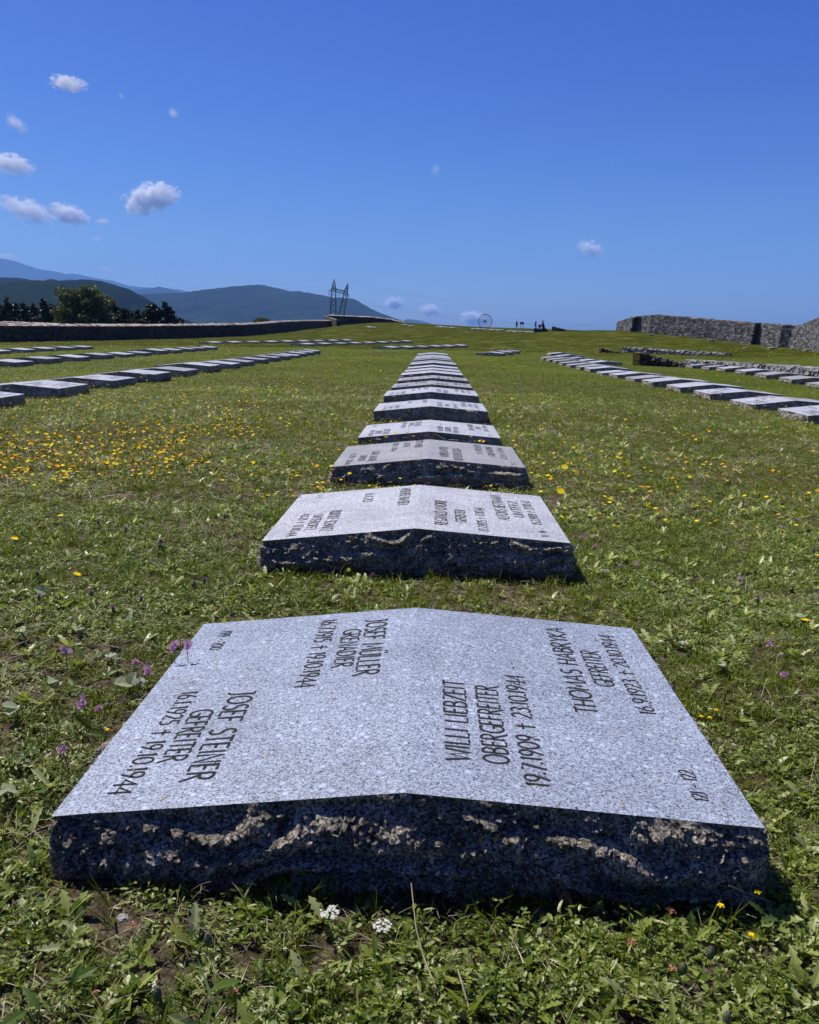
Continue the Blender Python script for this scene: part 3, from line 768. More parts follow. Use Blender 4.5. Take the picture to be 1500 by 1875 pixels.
# low retaining walls
def low_wall(p0, p1, z0, z1, h0, h1_, label, mat, sz, lichend=False, face=1, th=.35):
    """rubble wall whose stones are parts"""
    r = empty('retaining_wall', (p0[0], p0[1], z0)); tag(r, label, 'wall')
    d = Vector((p1[0] - p0[0], p1[1] - p0[1])); Ln = d.length; d.normalize(); rot = Matrix.Rotation(math.atan2(d.y, d.x), 3, 'Z')
    n = Vector((d.y, -d.x)) * face; u = 0; cnt = 0
    protos = []
    for k in range(6):
        mb = MB(); mb.box((0, 0, 0), (1, 1, 1), jit=.13, var=random.random(), taper=.12); protos.append(mb.mesh('stone', mat))
    mbl = MB(); mbl.box((0, 0, 0), (1, 1, 1), jit=.1, var=1.0); ml = mbl.mesh('stone', m_lichen)
    core = MB()
    vs = []
    for (t, hh, zz) in ((0, h0, z0), (1, h1_, z1)):
        c = Vector(p0) + d * Ln * t
        a_ = c + n * th * .3; b_ = c - n * th * .5
        vs += [(*b_, zz - .3), (*a_, zz - .3), (*a_, zz + hh * .9), (*b_, zz + hh * .9)]
    vs = [(x - p0[0], y - p0[1], z - z0) for x, y, z in vs]
    core.add(vs, [(0, 1, 2, 3), (7, 6, 5, 4), (0, 4, 5, 1), (1, 5, 6, 2), (2, 6, 7, 3), (3, 7, 4, 0)], var=0)
    core.build('wall_core', mat, r)
    while u < Ln and cnt < 290:
        lw = sz * random.uniform(.7, 1.5); t = min(1, (u + lw / 2) / Ln); hh = h0 + (h1_ - h0) * t; zz = z0 + (z1 - z0) * t
        z = 0
        while z < hh - .02 and cnt < 290:
            ch = min(sz * random.uniform(.5, .9), hh - z + .02)
            c = Vector(p0) + d * (u + lw / 2)
            o = link('stone', ml if (lichend and u < sz * .9) else random.choice(protos), r)
            o.location = (c.x - p0[0] + n.x * random.uniform(-.02, .03), c.y - p0[1] + n.y * random.uniform(-.02, .03), zz + z + ch / 2 - z0)
            o.rotation_euler = (random.gauss(0, .06), random.gauss(0, .08), math.atan2(d.y, d.x) + random.gauss(0, .06))
            o.scale = (lw * .95, th, ch * .95); z += ch; cnt += 1
        u += lw
    return r
def gp(px, py, Yd): q = at_depth(px, py, Yd); return q
q = gp(1160, 667, 35.2); r = gp(1252, 668, 34.2)
low_wall((q[0], q[1]), (r[0], r[1]), q[2], r[2] - .02, .50, .06, 'dark low stone wall with an orange lichen end stone behind the right rows', m_walld, .26, True, th=.4)
q = gp(1246, 666, 36.5); r = gp(1590, 703, 22.0)
low_wall((q[0] + .35, q[1]), (r[0], r[1]), q[2], r[2] + .10, .16, .22, 'pale rubble retaining edge beside the row of stones at the right', m_rubk, .16, face=1)
q = gp(1099, 648, 47); r = gp(1142, 649, 47.3)
low_wall((q[0], q[1]), (r[0], r[1]), q[2], r[2], .30, .04, 'short dark wedge of wall left of the pale rubble strip', m_walld, .24, False)
q = gp(1142, 650, 48); r = gp(1338, 655, 44)
low_wall((q[0], q[1]), (r[0], r[1]), q[2], r[2], .42, .2, 'long pale rubble strip across the bank in front of the high wall', m_rubk, .2)
q = gp(1233, 652, 46); r = gp(1256, 652.5, 45)
low_wall((q[0], q[1] - .5), (r[0], r[1] - .5), q[2], r[2], .17, .05, 'small dark wall end standing in front of the rubble strip', m_walld, .2, False)
q = gp(1011.5, 604, 160); r = gp(1036, 604.5, 158)
low_wall((q[0], q[1]), (r[0], r[1]), q[2], r[2], .62, .1, 'upper dark wedge of wall on the crest right of the people', m_walld, .4, False)
q = gp(1050, 615, 112); r = gp(1090, 614.5, 110)
low_wall((q[0], q[1]), (r[0], r[1]), q[2], r[2], .55, .05, 'lower dark wedge of wall at the end of the crest row', m_walld, .4, False)
# loose boulders at the foot of the right wall
for k, (px, py, Yd, s_) in enumerate([(1191, 617, 78, .28), (1302, 630.5, 72, .33), (1452, 637, 62, .30), (1478, 640.5, 60, .36), (1414, 642, 60, .35), (1363, 646, 57, .18)]):
    q = at_depth(px, py, Yd); mb = MB(); mb.ell((0, 0, 0), (s_, s_ * .7, s_ * .45), 9, 6, var=.2 + .1 * k, jit=.15)
    o = mb.build('boulder', m_wallr, loc=(q[0], q[1], h1(q[0], q[1]) + s_ * .15))
    tag(o, ['dark boulder at the wall foot right of the narrow gap', 'dark boulder at the foot of the middle of the high wall', 'grey boulder where the nearer wall begins', 'dark boulder under the nearer wall at the right edge', 'flat grey rock lying in the grass bank', 'small pale rock half buried in the bank'][k], 'rock')

# ------------------------------------------------------------------ pylon
def make_pylon():
    Yp = 500.0
    def pt(px, py, dy=0.0): q = at_depth(px, py, Yp); return Vector((q[0], q[1] + dy, q[2]))
    base = pt(618, 604); r = empty('power_pylon', tuple(base)); tag(r, 'lattice steel power pylon of two leaning masts and a crossbeam behind the left wall', 'pylon')
    def mast(apex, kl, kr, bl, br, name='mast'):
        mb = MB(); legs = []
        for dy in (-1.6, 1.6):
            for k, bs in ((kl, bl), (kr, br)):
                legs.append([pt(*apex), pt(*k, dy * .5), pt(*bs, dy)])
        for L in legs:
            mb.tube([p - base for p in L], [.17, .24, .28], 4)
        def P_(L, t):
            return L[0].lerp(L[1], t * 2) if t < .5 else L[1].lerp(L[2], t * 2 - 1)
        n = 15
        for a_, b_ in ((0, 1), (2, 3), (0, 2), (1, 3)):
            for i in range(1, n):
                t0 = i / n; t1 = (i + 1) / n
                mb.tube([P_(legs[a_], t0) - base, P_(legs[b_], t1) - base], .08, 3, cap=False)
                mb.tube([P_(legs[b_], t0) - base, P_(legs[a_], t1) - base], .08, 3, cap=False)
        mb.build(name, m_pyl, r)
    mast((612.2, 511), (607.5, 529), (615, 528), (603.5, 604), (615.8, 604))
    mast((637.4, 518.5), (630.5, 533), (637.3, 530), (614.8, 604), (626.5, 604))
    mb = MB()
    lo = (pt(603, 531.5), pt(639, 541)); hi = (pt(608.5, 527), pt(636.5, 533.8))
    for dy in (-1, 1):
        o = Vector((0, dy, 0))
        mb.tube([lo[0] + o - base, lo[1] + o - base], .24, 4); mb.tube([hi[0] + o - base, hi[1] + o - base], .22, 4)
        n = 12
        for i in range(n):
            t = i / n; mb.tube([lo[0].lerp(lo[1], t) + o - base, hi[0].lerp(hi[1], (i + .5) / n) + o - base], .07, 3, cap=False)
            mb.tube([hi[0].lerp(hi[1], (i + .5) / n) + o - base, lo[0].lerp(lo[1], (i + 1) / n) + o - base], .07, 3, cap=False)
    mb.build('crossbeam', m_pyl, r)
    for (x, y0, y1) in ((602.5, 532, 544), (620.5, 537.5, 548), (638.6, 541.5, 546.5)):
        for dx in (-.7, .9):
            m2 = MB(); a_ = pt(x + dx, y0) - base; b_ = pt(x, y1) - base
            k = 9
            m2.tube([a_.lerp(b_, i / (2 * k)) for i in range(2 * k + 1)], [.05 if i % 2 else .14 for i in range(2 * k + 1)], 5)
            m2.build('insulator', m_pyl, r)
    for (x, y, ddx, ddy) in ((602, 544.5, -260, -12), (620.3, 548.5, -250, -10), (638.6, 547, -240, -6), (612, 511, -300, -20), (637, 519, -280, -14)):
        for s_ in (-1, 1):
            m2 = MB(); a_ = pt(x, y); e_ = a_ + Vector((s_ * 190, s_ * 110 + 30 * 0, -4 if s_ < 0 else -14))
            pts = []
            for i in range(14):
                t = i / 13; p_ = a_.lerp(e_, t); p_.z -= 7 * 4 * t * (1 - t) * .8; pts.append(p_ - base)
            m2.tube(pts, .018, 3, cap=False); m2.build('wire', m_pyl, r)
make_pylon()

# ------------------------------------------------------------------ spoked wheel on the crest
q = at_depth(888.5, 588.3, 165); R0 = 12.2 * 165 / FPX
wh = empty('spoked_wheel', (q[0], q[1], q[2]), math.radians(8)); tag(wh, 'big dark thin-spoked metal wheel standing upright on the crest', 'wheel sculpture')
mb = MB(); pts = [Vector((R0 * math.cos(a), 0, R0 * math.sin(a))) for a in np.linspace(0, 2 * math.pi, 49)]
mb.tube(pts, .055, 6, cap=False); mb.build('rim', m_iron, wh)
mb = MB(); mb.ell((0, 0, 0), (.19, .22, .19), 12, 8); mb.tube([(0, -.35, 0), (0, .35, 0)], .07, 8); mb.build('hub', m_iron, wh)
mb = MB(); mb.tube([(0, 0, .15), (0, 0, R0)], .02, 5); sp = mb.mesh('spoke', m_iron)
for k in range(20):
    o = link('spoke', sp, wh, (0, 0, 0), (0, 2 * math.pi * k / 20, 0))
mb = MB(); mb.box((0, 0, -R0 - .02), (.9, .5, .22), taper=.2); mb.build('base', m_iron, wh)

# ------------------------------------------------------------------ people
m_skin = mat_plain('skin', (.42, .26, .19), .6, var=.08); m_coat = mat_plain('dark_coat', (.025, .027, .03), .9); m_red = mat_plain('dark_red_jacket', (.09, .022, .025), .9)
m_trs = mat_plain('dark_trousers', (.03, .035, .055), .9); m_hat = mat_plain('pale_hat', (.62, .58, .55), .8); m_dhat = mat_plain('dark_hair', (.02, .015, .015), .7)
m_blue = mat_plain('blue_metal', (.03, .06, .14), .5, .2); m_tyre = mat_plain('tyre', (.02, .02, .02), .9)
def skin_body(name, J, E_, mat, parent):
    """J: {joint: (pos, radius)}; edges E_"""
    keys = list(J); me = bpy.data.meshes.new(name)
    me.from_pydata([J[k][0] for k in keys], [(keys.index(a), keys.index(b)) for a, b in E_], [])
    me.materials.append(mat); o = link(name, me, parent)
    md = o.modifiers.new('skin', 'SKIN'); me.skin_vertices.new() if not me.skin_vertices else None
    for i, k in enumerate(keys):
        rr = J[k][1]; me.skin_vertices[0].data[i].radius = (rr, rr) if not hasattr(rr, '__len__') else rr
    me.skin_vertices[0].data[0].use_root = True
    ms = o.modifiers.new('sub', 'SUBSURF'); ms.levels = 1; ms.render_levels = 2
    return o
def person(loc, rz, label, top, trs, headm, hatm, armpose, lean=0.0, sit=False, skirt=.0):
    r = empty('person', loc, rz); tag(r, label, 'person')
    y = -lean
    if not sit:
        J = {'pelvis': ((0, 0, .95), .14), 'waist': ((0, y * .3, 1.12), (.15, .11)), 'chest': ((0, y, 1.34), (.18, .12)), 'neck': ((0, y * 1.3, 1.50), .06), 'head0': ((0, y * 1.4, 1.58), .085), 'head1': ((0, y * 1.5, 1.70), .085),
             'hl': ((-.10, 0, .90), .10), 'hr': ((.10, 0, .90), .10), 'kl': ((-.12, -.03, .50), .065), 'kr': ((.13, .05, .50), .065), 'al': ((-.13, .03, .09), .045), 'ar': ((.15, .09, .09), .045), 'fl': ((-.15, -.14, .04), .04), 'fr': ((.17, -.08, .04), .04)}
        E_ = [('pelvis', 'waist'), ('waist', 'chest'), ('chest', 'neck'), ('neck', 'head0'), ('head0', 'head1'), ('pelvis', 'hl'), ('pelvis', 'hr'), ('hl', 'kl'), ('hr', 'kr'), ('kl', 'al'), ('kr', 'ar'), ('al', 'fl'), ('ar', 'fr')]
    else:
        J = {'pelvis': ((0, 0, .62), .15), 'waist': ((0, y * .3, .80), (.16, .12)), 'chest': ((0, y, 1.02), (.19, .13)), 'neck': ((0, y * 1.3, 1.19), .06), 'head0': ((0, y * 1.4, 1.27), .085), 'head1': ((0, y * 1.5, 1.39), .085),
             'hl': ((-.11, -.08, .60), .10), 'hr': ((.11, -.08, .60), .10), 'kl': ((-.16, -.48, .64), .07), 'kr': ((.16, -.48, .64), .07), 'al': ((-.17, -.55, .26), .05), 'ar': ((.17, -.55, .26), .05), 'fl': ((-.18, -.72, .22), .04), 'fr': ((.18, -.72, .22), .04)}
        E_ = [('pelvis', 'waist'), ('waist', 'chest'), ('chest', 'neck'), ('neck', 'head0'), ('head0', 'head1'), ('pelvis', 'hl'), ('pelvis', 'hr'), ('hl', 'kl'), ('hr', 'kr'), ('kl', 'al'), ('kr', 'ar'), ('al', 'fl'), ('ar', 'fr')]
    cz = J['chest'][0]
    for s_, nm in ((-1, 'l'), (1, 'r')):
        sh = (s_ * .20, cz[1], cz[2] + .08); el = armpose[nm][0]; wr_ = armpose[nm][1]
        J['s' + nm] = (sh, .065); J['e' + nm] = (tuple(sh[i] + el[i] for i in range(3)), .048); J['w' + nm] = (tuple(sh[i] + wr_[i] for i in range(3)), .034); 
        hd = tuple(sh[i] + wr_[i] + (wr_[i] - el[i]) * .38 for i in range(3)); J['h' + nm] = (hd, .028)
        E_ += [('chest', 's' + nm), ('s' + nm, 'e' + nm), ('e' + nm, 'w' + nm), ('w' + nm, 'h' + nm)]
    skin_body('body', J, E_, trs, r)
    h = Vector(J['head0'][0]).lerp(Vector(J['head1'][0]), .5)
    mb = MB(); mb.ell(h, (.085, .10, .125), 12, 10); mb.ell(h + Vector((0, -.105, -.005)), (.016, .022, .03), 6, 5)
    mb.ell(h + Vector((-.09, 0, 0)), (.012, .02, .032), 6, 5); mb.ell(h + Vector((.09, 0, 0)), (.012, .02, .032), 6, 5); mb.build('head', m_skin, r, True)
    mb = MB(); mb.ell(h + Vector((0, .02, .035)), (.10, .11, .115), 12, 8); 
    if hatm is m_hat: mb.ell(h + Vector((0, -.01, .05)), (.19, .20, .018), 14, 4)
    mb.build('hat' if hatm is m_hat else 'hair', hatm, r, True)
    mb = MB()
    pz = J['pelvis'][0]; hem = -.12 - skirt
    ring = []
    lev = [(pz[2] + hem, 0, .23 + skirt * .25, .17 + skirt * .2), (pz[2] + .02, 0, .20, .15), (J['waist'][0][2], J['waist'][0][1], .18, .135), (cz[2], cz[1], .215, .15), (cz[2] + .12, cz[1] * 1.1, .20, .12), (cz[2] + .17, cz[1] * 1.25, .08, .08)]
    vs = []; fs = []; n = 14
    for (z, yy, a_, b_) in lev:
        for k in range(n):
            t = 2 * math.pi * k / n; vs.append((a_ * math.cos(t), yy + b_ * math.sin(t), z))
    for j in range(len(lev) - 1):
        for k in range(n): fs.append((j * n + k, j * n + (k + 1) % n, (j + 1) * n + (k + 1) % n, (j + 1) * n + k))
    mb.add(vs, fs)
    for nm in 'lr': mb.tube([J['s' + nm][0], J['e' + nm][0], J['w' + nm][0]], [.08, .065, .05], 8)
    mb.build('jacket', top, r, True)
    return r
dn = {'l': ((-.05, .02, -.28), (-.06, -.05, -.52)), 'r': ((.05, .02, -.28), (.06, -.06, -.52))}
q = at_depth(946, 602, 172)
person((q[0], q[1], h1(q[0], q[1])), math.radians(60), 'person standing in a dark knee-length coat and pale hat on the crest', m_coat, m_trs, m_skin, m_hat, dn, .02, skirt=.12).scale = (1, 1, 1)
bpy.data.objects['person'].location.z = q[2] - .12
q = at_depth(955.6, 602, 170)
sg = empty('information_board', (q[0], q[1], q[2] - .1)); tag(sg, 'dark box-shaped board on two thin legs beside the standing person', 'board')
mb = MB(); mb.box((0, 0, 1.18), (.74, .16, .42), jit=.02); mb.build('panel', m_coat, sg)
for s_ in (-1, 1):
    mb = MB(); mb.tube([(s_ * .27, 0, 0), (s_ * .27, 0, 1.0)], .045, 6); mb.build('leg', m_blue, sg)
# person on the small ride-on machine
Ym = 104
q = at_depth(990, 611.5, Ym)
ma = empty('ride_on_mower', (q[0], q[1], q[2]), 0); tag(ma, 'low dark ride-on machine with an upright blue steering column on the crest row', 'mower')
mb = MB(); mb.box((0.1, 0, .38), (1.5, .8, .36), taper=.12, jit=.02); mb.box((-.62, 0, .50), (.5, .7, .34), taper=.2); mb.box((.35, 0, .60), (.5, .5, .14)); mb.build('body', m_coat, ma)
mb = MB(); mb.tube([(-.55, 0, .5), (-.60, 0, 1.25)], .06, 8); mb.build('steering_column', m_blue, ma)
mb = MB(); pp = [Vector((-.62 + .10 * math.cos(a), .26 * math.sin(a), 1.25 + .34 * math.cos(a) - .1)) for a in np.linspace(0, 2 * math.pi, 17)]; mb.tube(pp, .03, 5, cap=False)
mb.tube([(-.72, 0, .9), (-.62, 0, 1.5)], .05, 6); mb.build('steering_wheel', m_blue, ma)
for (x, y, rr) in ((-.62, -.42, .22), (-.62, .42, .22), (.55, -.44, .28), (.55, .44, .28)):
    mb = MB(); mb.tube([(x, y - .09, rr), (x, y + .09, rr)], rr, 14); wt = mb.build('wheel', m_tyre, ma)
arm = {'l': ((-.06, -.22, -.16), (.0, -.48, -.20)), 'r': ((.06, -.22, -.16), (.0, -.48, -.20))}
person((q[0] + .35, q[1], q[2] + .12), math.radians(-90), 'person in a dark reddish jacket seated on the machine, arms held forward', m_red, m_trs, m_skin, m_dhat, arm, .10, sit=True, skirt=.1)

# ------------------------------------------------------------------ trees
def leafmat(name, a, b_, c):
    return mat_leaf(name, [(0, a), (.6, b_), (1, c)], .35, .5, patch=False)
m_lf1 = leafmat('broadleaf_foliage', (.036, .056, .014), (.070, .098, .026), (.11, .14, .045))
m_lf2 = leafmat('conifer_foliage', (.008, .018, .008), (.016, .030, .011), (.030, .046, .016))
def tree(px, ptop, pb, width, Yd, kind, label, name):
    q = at_depth(px, pb, Yd); tz = at_depth(px, ptop, Yd)[2]
    wd = width * Yd / FPX / 2
    zb = h1(q[0], q[1]) - .3; zb = min(zb, q[2])
    Ht = tz - zb
    r = empty(name, (q[0], q[1], zb)); tag(r, label, 'tree')
    rs = np.random.default_rng(int(px * 7 + Yd)); mt = MB(); cr = []
    if kind == 'broad':
        mt.tube([(0, 0, 0), (.1, 0, Ht * .3), (-.1, .1, Ht * .6), (0, 0, Ht * .85)], [Ht * .028, Ht * .022, Ht * .013, .03], 8)
        clumps = []
        for k in range(80):
            th = rs.uniform(0, 2 * math.pi); u = rs.uniform(0, 1); zz = .25 + .68 * u
            rr = wd * .86 * math.sqrt(max(0.05, 1 - abs((zz - .5) / .52) ** 2.2)) * rs.uniform(.35, 1.0)
            c = np.array([rr * math.cos(th), rr * math.sin(th), Ht * zz]); clumps.append((c, wd * rs.uniform(.16, .28)))
            if k % 3 == 0: mt.tube([(0, 0, Ht * (.2 + .4 * u)), tuple(c * np.array([.5, .5, .95])), tuple(c)], [Ht * .010, Ht * .006, .02], 5, cap=False)
        n = 260; ls = wd * .042; fm = m_lf1
        for c, cr_ in clumps:
            d = rs.normal(size=(n, 3)); d /= np.linalg.norm(d, axis=1)[:, None]
            p_ = c + d * cr_ * (rs.uniform(.45, 1.05, size=(n, 1))) * np.array([1.15, 1.15, .8])
            cr.append((p_, np.full(n, ls), rs.uniform(0, 1, n)))
    else:
        mt.tube([(0, 0, 0), (.05, 0, Ht * .5), (0, 0, Ht * .97)], [Ht * .022, Ht * .014, .03], 7)
        fm = m_lf2; wd *= 3.0; lev = int(16 + Ht * .7)
        for k in range(lev):
            u = k / lev; z0 = Ht * (.10 + .87 * u); L0 = wd * (1 - u) ** .8 * rs.uniform(.75, 1.2) + wd * .06
            nb = int(11 - 5 * u)
            for b_ in range(nb):
                if rs.random() < .12: continue
                th = rs.uniform(0, 2 * math.pi); Lb = L0 * rs.uniform(.6, 1.1)
                tip = np.array([math.cos(th) * Lb, math.sin(th) * Lb, z0 + Lb * rs.uniform(-.25, .15)])
                if Lb > .5: mt.tube([(0, 0, z0), tuple(tip)], [.05, .015], 4, cap=False)
                n = int(26 + 30 * (1 - u)); t = rs.uniform(.15, 1, n) ** .8
                p_ = np.array([0, 0, z0])[None] * (1 - t[:, None]) + tip[None] * t[:, None] + rs.normal(size=(n, 3)) * np.array([.18, .18, .13]) * max(.5, Lb * .55)
                cr.append((p_, np.full(n, (wd * .09 + .10) * (1 - .55 * u)), rs.uniform(0, 1, n)))
    mt.build('trunk', m_bark, r)
    Pn = np.concatenate([c[0] for c in cr]); Sn = np.concatenate([c[1] for c in cr]); Vn = np.concatenate([c[2] for c in cr]); n = len(Pn)
    a_ = rs.normal(size=(n, 3)); a_ /= np.linalg.norm(a_, axis=1)[:, None]
    b2 = np.cross(a_, rs.normal(size=(n, 3))); b2 /= np.linalg.norm(b2, axis=1)[:, None]
    s_ = (Sn * rs.uniform(.6, 1.3, n))[:, None]
    quad = np.stack([Pn - a_ * s_, Pn + b2 * s_ * .6, Pn + a_ * s_, Pn - b2 * s_ * .6], 1).reshape(-1, 3)
    me = bpy.data.meshes.new('crown'); me.vertices.add(len(quad)); me.vertices.foreach_set('co', quad.astype(np.float32).ravel())
    me.loops.add(len(quad)); me.loops.foreach_set('vertex_index', np.arange(len(quad), dtype=np.int32))
    me.polygons.add(n); me.polygons.foreach_set('loop_start', np.arange(0, len(quad), 4, dtype=np.int32)); me.update(calc_edges=True)
    at = me.attributes.new('var', 'FLOAT', 'POINT'); at.data.foreach_set('value', np.repeat(Vn, 4).astype(np.float32)); me.materials.append(fm)
    link('crown', me, r)
tree(150, 521, 604, 122, 118, 'broad', 'large round pale-green broadleaf tree behind the left wall', 'broadleaf_tree')
conf = [(6, 556, 40, 136, 'low, in the dark mass at the left edge'), (24, 560, 40, 138, 'low, behind the first trees from the left edge'), (56, 561, 40, 139, 'low, behind the middle of the left group'), (76, 562, 36, 137, 'low, behind the pointed tall one'), (92, 560, 36, 140, 'low, at the left foot of the round tree'),
        (218, 562, 34, 138, 'low, behind the tall one right of the round tree'), (246, 574, 30, 139, 'lowest, in the dip of the right group'), (268, 570, 30, 138, 'low, filling the gap before the last pair'), (292, 566, 36, 137, 'low, behind the last pair'), (-8, 541, 34, 128, 'half cut off by the left edge of the view'), (14, 541, 30, 122, 'broad, first whole one from the left edge'), (33, 552, 24, 130, 'low and narrow, between the first two tall ones'), (48, 552, 26, 124, 'with a blunt top, third from the left edge'),
        (66, 553, 28, 131, 'short, left of the pointed tall one'), (83, 545, 26, 123, 'pointed and taller, left of the round broadleaf tree'), (99, 555, 26, 128, 'short, touching the left side of the round broadleaf tree'),
        (208, 547, 24, 122, 'tall, touching the right side of the round broadleaf tree'), (190, 560, 30, 130, 'behind the round broadleaf tree at its right foot'), (230, 564, 22, 127, 'low, second right of the round tree'), (241, 568, 18, 132, 'lowest of the group right of the round tree'), (255, 567, 18, 124, 'small and pointed, left of the last pair'),
        (281, 556, 30, 120, 'bushy, left one of the last pair on the right'), (303, 554, 30, 121, 'with a leaning top, last of the group on the right')]
for (px, pt_, wd_, Yd, lb) in conf:
    tree(px, pt_ - 6, 606, wd_ * 1.15, Yd, 'conifer', 'dark conifer ' + lb, 'conifer_tree')
tree(480, 581, 603, 46, 150, 'broad', 'small bright green bush top showing over the left wall', 'bush')

# ------------------------------------------------------------------ haze and clouds
hz = MB(); hz.box((0, 0, (1290 - 120) / 2.0), (36400, 36400, 1290 + 120))
b = NB('haze'); b.n.remove(b.bsdf); pv = b.new('ShaderNodeVolumePrincipled'); pv.inputs['Color'].default_value = (.24, .48, 1.0, 1)
pv.inputs['Density'].default_value = 7.5e-5; pv.inputs['Anisotropy'].default_value = .1; b.l(pv.outputs[0], b.out.inputs['Volume'])
HAZE = hz.build('haze', b.m); tag(HAZE, kind='stuff')
def cloud(px, py, wpx, hpx, rot, dens, label, Yd=19200, seed=1):
    c = at_depth(px, py, Yd); k = Yd / FPX
    mb = MB(); mb.ell((0, 0, 0), (1, 1, 1), 20, 12)
    o = mb.build('cloud', None or cm(seed, dens), loc=tuple(c)); o.scale = (wpx * k / 2, wpx * k / 2.6, hpx * k / 2); o.rotation_euler = (0, math.radians(rot), 0)
    tag(o, label, 'cloud')
def cm(seed, dens):
    b = NB('cloud_vapour'); b.n.remove(b.bsdf); v = b.obj()
    ln = b.new('ShaderNodeVectorMath'); ln.operation = 'LENGTH'; b.l(v, ln.inputs[0])
    mp = b.new('ShaderNodeMapping'); mp.inputs['Location'].default_value = (seed * 3.7, seed * 1.3, seed * 5.1); mp.inputs['Scale'].default_value = (1.5, 1.2, 0.9); b.l(v, mp.inputs['Vector'])
    f = b.noise(2.3, 9, .68, mp.outputs[0], .3)
    sp = b.new('ShaderNodeSeparateXYZ'); b.l(v, sp.inputs[0])
    e = b.math('SUBTRACT', b.math('MULTIPLY', f, 2.1), b.math('MULTIPLY', ln.outputs['Value'], .62))
    e = b.math('SUBTRACT', e, .60)
    e = b.math('MAXIMUM', b.math('MULTIPLY', e, 4.0), 0.0)
    pv = b.new('ShaderNodeVolumePrincipled'); pv.inputs['Color'].default_value = (1, 1, 1, 1); pv.inputs['Anisotropy'].default_value = .0
    b.l(b.math('MULTIPLY', e, dens), pv.inputs['Density']); b.l(pv.outputs[0], b.out.inputs['Volume'])
    b.m.cycles.volume_step_rate = 1.0
    return b.m
CL = [(124, 152, 78, 34, 6, .8, 'small flat oval cloud highest at the upper left'), (20, 300, 95, 46, 8, 1.2, 'white cloud cut by the left edge at mid sky height'), (276, 363, 120, 66, -14, 1.6, 'brightest puffy cloud with a raised right tip in the left sky'),
      (125, 392, 86, 46, 14, 1.5, 'white rounded cloud low at the left, left of the brightest one'), (50, 384, 130, 52, 16, .55, 'thin ragged cloud at the left edge, left of the rounded one'), (188, 405, 34, 16, 0, .7, 'tiny cloud right of the rounded one'), (30, 226, 60, 30, 35, .3, 'faint slanting wisp at the left edge above the white cloud'),
      (318, 208, 26, 20, 45, .6, 'tiny slanting wisp high in the left sky'), (177, 438, 28, 12, 0, .5, 'tiny wisp below the small clouds at the left'), (1082, 456, 62, 38, 22, 1.1, 'single small white cloud in the right sky above the wall'),
      (722, 555, 48, 20, 0, .9, 'small low cloud right of the pylon'), (788, 568, 48, 20, 6, .7, 'low cloud between the pylon and the wheel'), (866, 583, 60, 22, 8, 1.2, 'low white cloud touching the spoked wheel'), (195, 495, 40, 18, 20, .5, 'wisp above the far blue ridge'), (798, 312, 24, 34, 10, .22, 'very faint wisp in the middle of the sky'), (222, 176, 16, 12, 30, .35, 'tiny faint wisp right of the highest cloud'), (10, 470, 60, 20, 0, .5, 'pale wisp over the far ridge at the left edge')]
for i, c in enumerate(CL):
    cloud(c[0], c[1], c[2] * .95, c[3] * (.88 if c[1] < 540 else 1.3), c[4], c[5] * (.012 if c[1] < 540 else .05), c[6], Yd=19600 + i * 150, seed=i + 1)

# ------------------------------------------------------------------ ground plants: prototypes
def blade(mb, base, ang, L, wd, lean, var, seg=3, curl=1.0):
    d = Vector((math.cos(ang), math.sin(ang), 0)); s = Vector((-d.y, d.x, 0)); vs = []; fs = []
    tw = random.uniform(-.6, .6)
    s = (s * math.cos(tw) + Vector((0, 0, 1)) * math.sin(tw))
    p = Vector(base); th = lean
    for i in range(seg + 1):
        t = i / seg; w2 = wd * (1 - t ** 1.6) * .5 + .0002
        vs += [p - s * w2, p + s * w2]
        dirv = d * math.sin(th) + Vector((0, 0, 1)) * math.cos(th)
        p = p + dirv * (L / seg); th = min(2.3, th + curl * random.uniform(.1, .55))
    fs = [(2 * i, 2 * i + 1, 2 * i + 3, 2 * i + 2) for i in range(seg)]
    mb.add(vs, fs, 0, var)
def leaflet(mb, c, d, n, L, wd, var, fold=.25, mi=0, shape=0):
    """a small leaf of 6 faces: c stem end, d direction, n its normal"""
    d = d.normalized(); s = d.cross(n).normalized(); n = s.cross(d)
    if shape == 0: prof = [(0, .0), (.3, .42), (.62, .5), (.88, .3), (1.0, 0)]
    elif shape == 1: prof = [(0, .08), (.18, .2), (.24, .48), (.40, .2), (.48, .5), (.66, .2), (.74, .38), (.88, .14), (1, 0)]
    else: prof = [(0, .1), (-.08, .34), (.14, .52), (.45, .56), (.75, .40), (1, 0)]
    vs = []; m = len(prof)
    for t, w_ in prof: vs.append(c + d * L * t - n * L * .18 * t * t)
    for sg in (-1, 1):
        for t, w_ in prof: vs.append(c + d * L * t + s * sg * w_ * wd + n * (abs(w_) * wd * fold - L * .18 * t * t))
    fs = []
    for i in range(m - 1):
        fs.append((i, i + 1, m + i + 1, m + i)); fs.append((i + 1, i, 2 * m + i, 2 * m + i + 1))
    mb.add(vs, fs, mi, var)
def rdir(el): a = random.uniform(0, 2 * math.pi); return Vector((math.cos(a) * math.cos(el), math.sin(a) * math.cos(el), math.sin(el)))
def upn(t=.5): return Vector((random.gauss(0, t), random.gauss(0, t), 1)).normalized()

